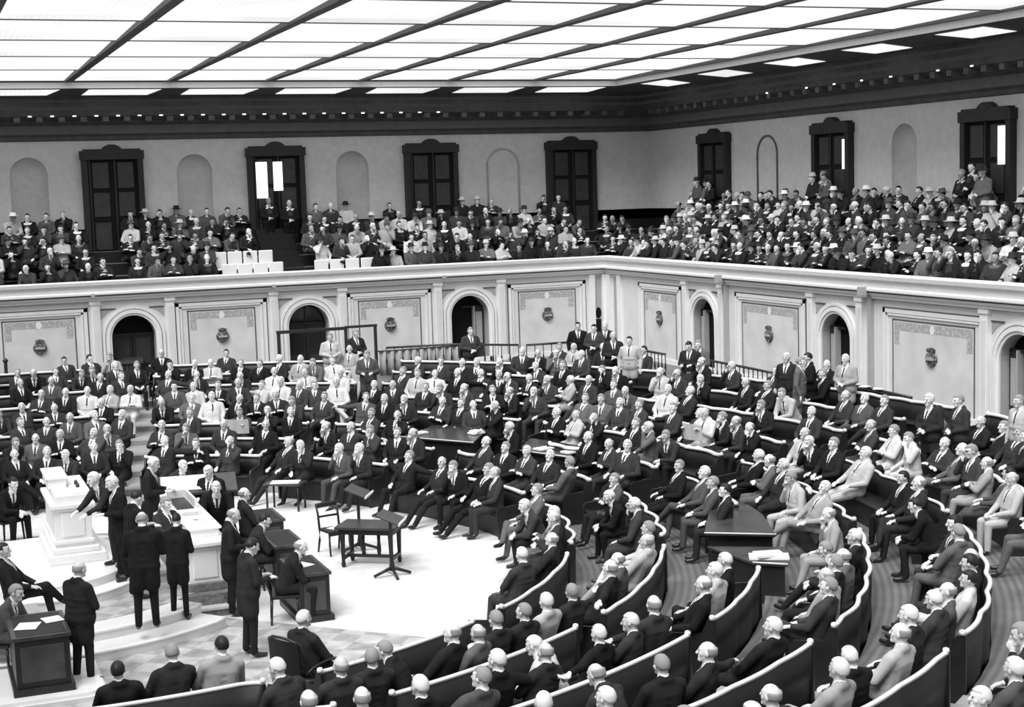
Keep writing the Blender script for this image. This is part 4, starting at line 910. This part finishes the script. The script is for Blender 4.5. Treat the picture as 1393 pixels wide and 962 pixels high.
# armchairs of the clerks: plain dark seats
def seat_chair(loc, face, label):
    e = empty('clerk_chair', loc, face-pi/2); tag(e, label, 'chair', 'dark chairs of the clerks')
    b = MB(); b.box(-.24, .24, -.22, .24, .42, .47, 'wood'); b.build('seat', e, .01)
    for sx in (-.2, .2):
        for sy in (-.2, .2):
            b = MB(); b.tube([(sx*1.1, sy*1.1, 0), (sx, sy, .43)], [.018, .024], 'wood', 8); b.build('leg', e)
    b = MB(); b.tube([(-.24, -.2, .45), (-.25, -.30, .82), (0, -.33, .86), (.25, -.30, .82), (.24, -.2, .45)], .02, 'wood', 8); b.build('back_hoop', e)
    for i in range(5):
        x = -.16+.08*i; b = MB(); b.tube([(x, -.2, .46), (x, -.31, .84)], .010, 'wood', 6); b.build('spindle', e)
def headpos(px, py, z, hz=1.28):     # floor point under a head seen at px, py
    X = at(px, py, z+hz*PS); return X
def clerk(px, py, z, face, pose, coat, hair, label, chair=None, mirror=False):
    X = headpos(px, py, z); p = Vector((X.x, X.y, z)); hd = LIB[pose]['head']; X = at(px, py, z+hd[2]*PS); p = Vector((X.x, X.y, z))
    R = Matrix.Rotation(face-pi/2, 3, 'Z'); off = R@Vector((hd[0]*(-1 if mirror else 1), hd[1], 0))*PS; p = p-off
    p.z = z
    if chair: seat_chair(p, face, chair)
    return person(pose, p, face, coat, hair, label, None, mirror, PS)
clerk(409, 743, 0, radians(-12), 'fwd', 'd', 'fringe', 'balding clerk in dark suit writing at the panelled dark desk', 'dark chair of the clerk at the panelled desk')
clerk(360, 707, 0, radians(-8), 'fwd', 'd', 'hairK', 'dark-haired clerk leaning over the middle dark desk', 'dark chair of the middle clerk')
clerk(332, 671, 0, radians(0), 'lap', 'd', 'fringe', 'balding clerk facing the bright well at the farthest dark desk', 'dark chair of the farthest clerk')
clerk(18, 657, .34, radians(-60), 'fwd', 'd', 'hairK', 'dark-haired clerk bent over papers at the far left', 'dark swivel chair of the bent clerk at far left')
clerk(22, 805, 0, radians(-30), 'fwd', 'g', 'hairG', 'seated man in grey suit reaching over the bottom left desk', 'dark chair behind the bottom left desk')
clerk(4, 748, .34, radians(-10), 'cross', 'd', 'hairK', 'seated man at left edge, only his dark legs in view')
clerk(249, 633, .0, radians(-60), 'fwd', 'd', 'hairW', 'white-haired man in dark suit seated behind the sloped desk')
def standing(px, py, z, face, pose, coat, hair, label, mirror=False, s=PS):
    hz = LIB[pose]['head']; X = at(px, py, z+hz[2]*s); R = Matrix.Rotation(face-pi/2, 3, 'Z')
    off = R@Vector((hz[0]*(-1 if mirror else 1), hz[1], 0))*s
    return person(pose, (X.x-off.x, X.y-off.y, z), face, coat, hair, label, None, mirror, s)
S_ = 1.04
standing(108, 774, 0, radians(35), 'clasp', 'd', 'fringe', 'stout balding man in dark suit standing alone at bottom left', s=S_)
standing(193, 706, .34, radians(80), 'hold', 'd', 'fringe', 'balding man in dark tailcoat standing on the marble steps, back turned', s=1.07)
standing(240, 707, .17, radians(70), 'hold', 'd', 'hairK', 'slim dark-haired man standing on the marble steps, back turned', s=1.02).scale.x = .82
standing(127, 651, .64, radians(200), 'bend', 'd', 'hairW', 'white-haired man leaning on the tall marble desk')
standing(152, 656, .5, radians(190), 'hold', 'd', 'hairW', 'white-haired man in dark suit just right of the man leaning on the marble desk')
standing(187, 676, .35, radians(15), 'hold', 'd', 'hairK', 'dark-haired man in profile behind the balding man on the steps')
standing(209, 630, .35, radians(-20), 'hold', 'd', 'hairW', 'tall white-haired man standing at the sloped desk', s=1.08)
clerk(226, 684, .40, radians(-50), 'read', 'd', 'hairG', 'grey-haired man in dark suit reading papers at the marble counter', 'dark chair of the man reading at the marble counter')
standing(283, 641, .0, radians(-130), 'hold', 'd', 'hairW', 'white-haired man in dark suit standing beyond the marble counter')
standing(294, 663, .0, radians(-100), 'bend', 'd', 'hairW', 'man bending with raised hands beyond the marble counter')
standing(318, 700, .0, radians(-10), 'hold', 'd', 'fringe', 'dark-suited man standing between the marble counter and the clerks')
standing(343, 742, .0, radians(10), 'hold', 'd', 'hairK', 'dark-haired man standing left of the panelled desk')
b = MB(); b.box(-.15, .15, 0, .004, -.2, .2, 'paper'); o = b.build('paper_sheet'); X = at(300, 680, 1.25); o.location = X; o.rotation_euler = (.5, .2, .3); o.location = X; bpy.data.objects.remove(o)
# standing men at the back and in the doorways
def bs(px, py, z, face, pose, coat, hair, label, s=PS): standing(px, py, z, radians(face), pose, coat, hair, label, s=s)
bs(449, 458, .9, -100, 'clasp', 'l', 'hairG', 'stout man in light suit standing behind the tall dark screen')
bs(484, 453, .9, -80, 'clasp', 'd', 'hairG', 'man in dark suit standing behind the tall dark screen')
bs(499, 482, .77, -110, 'hold', 'g', 'hairG', 'grey-suited man standing in the diagonal aisle below the drapery')
bs(640, 450, .9, -90, 'clasp', 'g', 'hairG', 'man in grey coat standing in the open far archway')
bs(786, 443, .9, -110, 'stand', 'd', 'hairK', 'man in dark suit, first standing left of the corner recess')
bs(808, 446, .9, -130, 'clasp', 'g', 'hairK', 'man in grey suit standing second before the corner recess')
bs(823, 443, .9, -120, 'stand', 'd', 'hairW', 'light-haired man standing close against the corner recess')
bs(834, 457, .9, -110, 'clasp', 'd', 'hairW', 'big man in dark suit standing in front of the corner recess')
bs(856, 463, .9, -130, 'stand', 'l', 'hairK', 'man in light coat standing by the pale corner balustrade')
bs(937, 470, .9, -140, 'hold', 'd', 'hairK', 'man leaning on the balustrade left of the first right archway')
bs(950, 468, .9, -150, 'clasp', 'g', 'hairG', 'man in grey suit standing before the first right archway')
bs(1070, 486, .9, -150, 'stand', 'd', 'hairW', 'man in dark suit standing at the end of the right balustrade')
bs(1099, 486, .9, -200, 'clasp', 'd', 'hairK', 'man in dark suit turned left, standing beside the second right archway')
bs(1089, 492, .9, -40, 'stand', 'g', 'hairG', 'man in grey suit whispering left of the second right archway')
bs(1150, 488, .9, -160, 'clasp', 'l', 'hairW', 'white-haired man in light waistcoat standing in the second right archway')
bs(1264, 543, .9, -170, 'clasp', 'd', 'hairW', 'stout man in dark suit standing below the large right panel')
bs(1304, 544, .9, 170, 'clasp', 'd', 'hairG', 'man in dark suit turned away right of the large right panel')
bs(1386, 545, .9, 180, 'stand', 'l', 'hairG', 'man in light suit standing at the rightmost archway')
# front left bench men were placed by the seating list
# ------------------------------------------------------------------ leaders' tables among the rows
def big_table(c4, z, h, label, nm='leader_table'):
    """c4: outline points in plan"""
    cx = sum(p[0] for p in c4)/len(c4); cy_ = sum(p[1] for p in c4)/len(c4)
    e = empty(nm, (cx, cy_, z)); tag(e, label, 'table', 'big dark tables among the benches')
    q = [(p[0]-cx, p[1]-cy_) for p in c4]
    b = MB(); b.prism(q, h-.045, h, 'wood2'); b.build('table_top', e, .01)
    b = MB(); b.prism([(x*.9, y*.9) for x, y in q], .07, h-.045, 'wood'); b.build('cabinet', e, .006)
    b = MB(); b.prism([(x*.95, y*.95) for x, y in q], 0, .07, 'wood'); b.build('plinth', e)
    n = len(q)
    b = MB()
    b.tube([(q[0][0], q[0][1], h), (q[1][0], q[1][1], h)], .013, 'rail', 6); b.build('edge_strip', e)
    return e
def plan(pts, z): return [(at(x, y, z).x, at(x, y, z).y) for x, y in pts]
z1 = zr(2)
big_table(plan([(958, 725), (1056, 727), (1038, 700), (1018, 686), (966, 688)], z1+.8), z1-.0, .80, 'large dark table with a cut corner in the right-hand rows')
big_table(plan([(1024, 765), (1072, 768), (1068, 744), (962, 743)], zr(2)+.66), zr(2), .66, 'lower dark desk with white books in front of the large cut-corner table')
z2 = zr(2)
big_table(plan([(545, 594), (644, 602), (662, 585), (600, 577)], z2+.82), z2, .82, 'long dark table in the upper middle rows with paper stacks')
big_table(plan([(703, 612), (775, 622), (790, 606), (722, 596)], zr(2)+.75), zr(2), .75, 'dark table right of the long table, covered with papers')
def bookstack(px, py, z, label, n=2, w=.34, h=.26, rz=.3):
    X = at(px, py, z); e = empty('book', (X.x, X.y, z), rz)
    bpy.data.objects.remove(e)
    for i in range(n):
        b = MB(); b.box(-w/2, w/2, -h/2, h/2, 0, .04, 'paper'); o = b.build('paper_stack', None, .004); o.location = (X.x, X.y, z+.041*i); o.rotation_euler = (0, 0, rz+.25*i)
        tag(o, label if i == 0 else label.replace('white', 'upper white'), 'papers')
        w *= .7
bookstack(1046, 759, zr(2)+.667, 'white open book on the low dark desk at right', 2, .62, .34, -.5)
bookstack(571, 590, z2+.83, 'white paper pile at the left end of the long table', 1)
bookstack(648, 590, z2+.83, 'white paper pile at the right end of the long table', 2)
bookstack(742, 611, zr(2)+.76, 'white sheets on the table right of the long table', 1, .5, .3)
bookstack(775, 616, zr(2)+.76, 'white sheets at the right edge of the papered table', 1, .3, .3)
X = at(388, 655, .62)
e = empty('low_table', (X.x, X.y, 0), radians(-35)); tag(e, 'low dark table under white sheets before the front bench', 'table')
b = MB(); b.box(-.42, .42, -.25, .25, .56, .6, 'wood2'); b.build('table_top', e)
for sx in (-.36, .36):
    for sy in (-.2, .2): b = MB(); b.tube([(sx, sy, 0), (sx, sy, .57)], .025, 'wood', 8); b.build('leg', e)
sheet('document', X.x, X.y, .604, .62, .40, -.4, 'large white sheet on the low table before the front bench')
# ------------------------------------------------------------------ lectern at the head of the stepped aisle
X = at(180, 538, zr(6)-.1)
e = empty('aisle_lectern', (X.x, X.y+.3, zr(6)), radians(-8)); tag(e, 'tall dark panelled lectern at the top of the stepped aisle', 'lectern')
b = MB(); b.box(-.40, .40, -.25, .25, .0, .92, 'wood'); b.build('cabinet', e, .008)
for i in range(6): b = MB(); b.box(-.36+.125*i, -.28+.125*i, -.262, -.25, .06, .86, 'wood2'); b.build('panel', e)
b = MB(); b.prism([(-.30, .90), (.30, 1.02), (.30, 1.06), (-.30, .94)], -.44, .44, 'wood2', lambda x, y, z: (z, x, y)); b.build('sloped_top', e, .006)
# tread edges of the stepped aisle
# ------------------------------------------------------------------ balustrades at the back
def balustrade(pts, z, label, h=.86, step=.26, solid=False, nm='balustrade', grp=None):
    pts = [Vector((x, y, z)) for x, y in pts]; c = pts[0]
    e = empty(nm, c); tag(e, label, 'balustrade', grp)
    loc = [p-c for p in pts]
    b = MB(); b.tube([p+Vector((0, 0, h)) for p in loc], .035, 'iron', 8); b.build('hand_rail', e)
    b = MB(); b.tube([p+Vector((0, 0, .08)) for p in loc], .03, 'iron', 8); b.build('bottom_rail', e)
    for p, q in zip(loc, loc[1:]):
        L = (q-p).length; n = max(1, int(L/step))
        if solid:
            b = MB(); d = (q-p).normalized(); nn = Vector((-d.y, d.x, 0))*.03
            b.add([p+nn, q+nn, q+nn+Vector((0, 0, h-.04)), p+nn+Vector((0, 0, h-.04)), p-nn, q-nn, q-nn+Vector((0, 0, h-.04)), p-nn+Vector((0, 0, h-.04))], [(0, 1, 2, 3), (7, 6, 5, 4), (3, 2, 6, 7), (0, 3, 7, 4), (1, 5, 6, 2)], 'wood'); b.build('panel', e)
            continue
        for i in range(n+1):
            x = p+(q-p)*i/n; b = MB(); b.lathe([(.016, .08), (.028, .2), (.014, .35), (.034, .5), (.014, .66), (.02, h)], x, 'iron', 8); b.build('baluster', e)
    return e
def xy(px, py, z): X = at(px, py, z); return (X.x, X.y)
balustrade([(-9.0, -2.35), (-6.9, -2.7), (-5.2, -4.3)], .9, 'dark balustrade in front of the open far archway', .95)
balustrade([(-5.0, -4.5), (-3.6, -4.6)], .9, 'short dark balustrade under the corner wall panel', .95)
balustrade([xy(858, 474, 1.8), xy(905, 482, 1.8)], .9, 'short pale-gapped balustrade right of the corner recess', .9, .2)
balustrade([xy(952, 488, 1.8), xy(1000, 497, 1.8), xy(1050, 507, 1.8)], .9, 'long dark balustrade between the right archways', .9, .24)
balustrade([xy(1140, 521, 1.75), xy(1190, 530, 1.75), xy(1240, 541, 1.75)], .9, 'solid dark rail below the second right archway', .85, .3, True, 'low_partition')
for i, (px, py) in enumerate([(1148, 521), (1160, 523), (1176, 526), (1194, 529)]):
    X = at(px, py, 1.8); o = sheet('paper_sheet', X.x, X.y, 1.80, .30, .22, .3*i, 'white paper on the solid rail, %s from the archway' % ORD[i], group='papers on the solid rail')
# tall dark screen frame and drapery
e = empty('dark_screen', (-12.3, -1.5, .9)); tag(e, 'tall dark open frame in front of the glazed far archway', 'screen')
for x in (0, 2.22, 3.21): b = MB(); b.box(x-.045, x+.045, -.045, .045, 0, 1.58, 'iron'); b.build('post', e)
b = MB(); b.box(-.06, 2.26, -.06, .06, 1.54, 1.64, 'iron'); b.box(2.2, 3.27, -.05, .05, 1.58, 1.66, 'iron'); b.build('top_rail', e)
b = MB(); b.box(0, 2.22, -.03, .03, .45, .52, 'iron'); b.build('middle_rail', e)
e = empty('drapery', (-9.1, -1.9, .9)); tag(e, 'pleated grey drapery hung from a rail under the wall panel', 'curtain')
b = MB(); N = 90; vs = []
for i in range(N+1):
    x = 2.7*i/N; d = .05*sin(i*.75)
    for z in (0, .35, .78): vs.append((x, d*(1.3-z*.7), z))
b.add(vs, [(3*i+j, 3*i+3+j, 3*i+4+j, 3*i+1+j) for i in range(N) for j in range(2)], 'drape', True); o = b.build('curtain', e); o.modifiers.new('s', 'SOLIDIFY').thickness = .01
b = MB(); b.tube([(-.05, 0, .80), (2.75, 0, .80)], .025, 'iron', 8); b.build('rail', e)
# tall dark post at the far left
b = MB(); X = at(12, 560, .6); b.box(-.05, .05, -.05, .05, 0, 1.5, 'iron'); b.lathe([(.07, 1.5), (.09, 1.56), (.02, 1.62)], (0, 0, 0), 'iron', 10); o = b.build('aisle_post'); o.location = X; tag(o, 'slim dark post at the left edge beside the benches', 'post')
# ------------------------------------------------------------------ gallery: white seats, stairs and the crowd
def gallery_chair(x, j, label):
    y = .18+TD*j+.36; e = empty('gallery_chair', (x, y, gz(j))); tag(e, label, 'chair', 'empty pale seats in the gallery')
    b = MB(); b.box(-.24, .24, -.25, .2, .42, .48, 'seatwhite'); b.build('seat', e, .02)
    b = MB(); b.box(-.24, .24, .20, .26, .46, 1.02, 'seatwhite'); b.build('backrest', e, .03)
    for sx in (-.2, .2): b = MB(); b.box(sx-.03, sx+.03, -.18, .22, 0, .42, 'iron'); b.build('leg', e)
for i in range(4): gallery_chair(-13.48+i*.52, 1, 'empty pale gallery seat, second tier left of the gallery stairs, %s from left' % ORD[i])
for i in range(4): gallery_chair(-13.30+i*.52, 0, 'empty pale gallery seat, front tier left of the gallery stairs, %s from left' % ORD[i])
for i in range(4): gallery_chair(-10.2+i*.54, 0, 'empty pale gallery seat, front tier right of the gallery stairs, %s from left' % ORD[i])
e = empty('gallery_stairs', (-11.2, .3, 3.4)); tag(e, 'dark carpeted stairs climbing the far gallery to the lit door', 'stairs')
b = MB()
for i in range(12): b.box(-.62, .62, .05+i*.27, 3.35, 0+i*.19, .19+i*.19, 'leather')
b.build('steps', e)
def low(meshes, ratio, mats):
    V = []; F = []; Mi = []; n = 0
    for me, names in meshes:
        o = bpy.data.objects.new('t', me); COL.objects.link(o); d = o.modifiers.new('d', 'DECIMATE'); d.ratio = ratio if len(me.polygons) > 1200 else .45
        dg = bpy.context.evaluated_depsgraph_get(); dg.update(); q = bpy.data.meshes.new_from_object(o.evaluated_get(dg)); bpy.data.objects.remove(o)
        V += [tuple(v.co) for v in q.vertices]
        for p in q.polygons: F.append(tuple(i+n for i in p.vertices)); Mi.append(names[min(p.material_index, len(names)-1)])
        n += len(q.vertices); bpy.data.meshes.remove(q)
    return np.array(V), F, Mi
LOW = {}
for k in ('lap', 'fold', 'chin', 'fwd', 'brow', 'clasp'):
    L = LIB[k]
    for hk in ('full', 'fringe'):
        LOW[k, hk] = low([(L['body'], ['skin', 'trousers', 'shoe', 'eye', 'shirt']), (L['jacket'], ['coat', 'shirt', 'tie']), (L[hk], ['hair'])], .03, None)
LOWC = {}
for key, (V, F, Mi) in LOW.items():     # below the knee nothing of a gallery spectator can be seen
    kp = [i for i, f in enumerate(F) if V[list(f), 2].min() > .36]
    us = sorted({v for i in kp for v in F[i]}); mp = {v: q for q, v in enumerate(us)}
    LOWC[key] = (V[us], [tuple(mp[v] for v in F[i]) for i in kp], [Mi[i] for i in kp])
CM = ['skinL', 'skinM', 'skinD', 'd0', 'd1', 'd3', 'g0', 'g1', 'g2', 'l0', 'l1', 'l2', 'shirt', 'tie', 'shoe', 'hairK', 'hairG', 'hairW', 'eye']
CI = {m: i for i, m in enumerate(CM)}
GV = []; GF = []; GM = []; gn = [0]
gr = random.Random(11)
def crowd(x, y, z, face, pose=None, hat=None):
    k = pose or gr.choice(['lap', 'fold', 'chin', 'fwd', 'lap', 'brow']); wom = gr.random() < .42
    hk = 'full' if wom or gr.random() < .88 else 'fringe'
    V, F, Mi = (LOWC if k != 'clasp' else LOW)[k, hk]; s = gr.uniform(1.0, 1.1); c, s_ = cos(face-pi/2), sin(face-pi/2)
    t = V*s; t = np.stack([t[:, 0]*c-t[:, 1]*s_+x, t[:, 0]*s_+t[:, 1]*c+y, t[:, 2]+z], 1)
    r = gr.random()
    if k == 'clasp' and x < 0: wom = False
    if wom: coat = gr.choice(['g0', 'g2', 'l0', 'l1', 'l2', 'd1', 'd0', 'd3', 'g1', 'd1'])
    else: coat = gr.choice(['d0', 'd1', 'd3', 'd0', 'd1', 'g0', 'g1', 'd3', 'd0'] if k != 'clasp' or x > 0 else ['d0'])
    cmap = dict(tie2=0, skin=gr.choice(['skinL', 'skinM', 'skinM', 'skinD']), trousers=coat if wom else 'd1', shoe='shoe', eye='eye', shirt=gr.choice(['l1', 'shirt', 'l2', 'g2']) if not wom else coat, tie='tie' if not wom else coat, coat=coat, hair=gr.choice(['hairK', 'hairK', 'hairK', 'hairG', 'hairK', 'hairK', 'hairW']))
    GV.append(t); n0 = gn[0]; GF.extend([tuple(i+n0 for i in f) for f in F]); GM.extend([CI[cmap[m]] for m in Mi]); gn[0] += len(t)
    if wom and gr.random() < .6:    # hat: crown and brim
        hd = LIB[k]['head']*s; hx, hy, hz = hd[0]*c-hd[1]*s_+x, hd[0]*s_+hd[1]*c+y, hd[2]+z
        hm = gr.choice(['hairK', 'd1', 'l1', 'shirt', 'g1', 'hairK']); n = 10; vs = []
        for rr, zz in ((.001, .17), (.085, .165), (.11, .07), (gr.choice([.15, .19, .23]), .05), (.11, .035)):
            for q in range(n): vs.append((hx+rr*cos(2*pi*q/n), hy+rr*sin(2*pi*q/n), hz+zz))
        n0 = gn[0]; GV.append(np.array(vs)); gn[0] += len(vs)
        for i in range(4):
            for q in range(n): GF.append((n0+i*n+q, n0+i*n+(q+1) % n, n0+(i+1)*n+(q+1) % n, n0+(i+1)*n+q)); GM.append(CI[hm])
for j in range(5):
    y = .18+TD*j+.40; x = -.4+gr.uniform(-.1, .1)+.0
    while x > -23.5:
        skip = -11.95 < x < -10.45 or (j in (0, 1) and -13.8 < x < -11.9) or (j == 0 and -10.6 < x < -8.3) or (-17.6 < x < -16.4 and j > 0) or (j == 4 and gr.random() < .35) or gr.random() < .05
        if not skip: crowd(x, y+gr.uniform(-.06, .06), gz(j), radians(-90+gr.uniform(-30, 20)))
        x -= gr.uniform(.50, .60)
for j in range(5):
    x = .18+TD*j+.40; y = -.4+.0*j
    while y > -27:
        if gr.random() > (.04 if j < 4 else .15): crowd(x+gr.uniform(-.06, .06), y, gz(j), radians(180+gr.uniform(-25, 35)))
        y -= gr.uniform(.46, .55)
for i in range(9): crowd(.5+.42*(i % 3)+gr.uniform(0, .2), .5+.5*(i//3), gz(i//3), radians(-135), None)
for x, y, z in [(3.2, -1.0, 5.5), (3.3, -1.5, 5.5), (3.2, -1.9, 5.5), (3.15, -8.5, 5.5), (3.2, -9.1, 5.5), (3.35, -8.8, 5.6), (3.2, -15.6, 5.5), (3.3, -16.1, 5.5), (3.15, -16.5, 5.5), (3.3, -15.9, 5.7), (-10.6, 3.3, 5.2), (-11.3, 3.4, 5.3)]:
    crowd(x, y, z-.35, radians(180 if x > 0 else -90), 'clasp')
me = bpy.data.meshes.new('gallery_crowd'); me.from_pydata(np.concatenate(GV).tolist(), [], GF)
for m in CM: me.materials.append(M[m])
me.polygons.foreach_set('material_index', GM); me.polygons.foreach_set('use_smooth', [True]*len(GF)); me.update()
o = bpy.data.objects.new('gallery_crowd', me); COL.objects.link(o); tag(o, 'dense seated crowd of men and women in hats filling both galleries', 'crowd', None, 'stuff')
for xg, yg, txt in ((None, None, None),):
    pass
print('people', sum(1 for o in bpy.data.objects if o.name.startswith('person')), 'crowd', len(GV), 'crowd faces', len(GF))
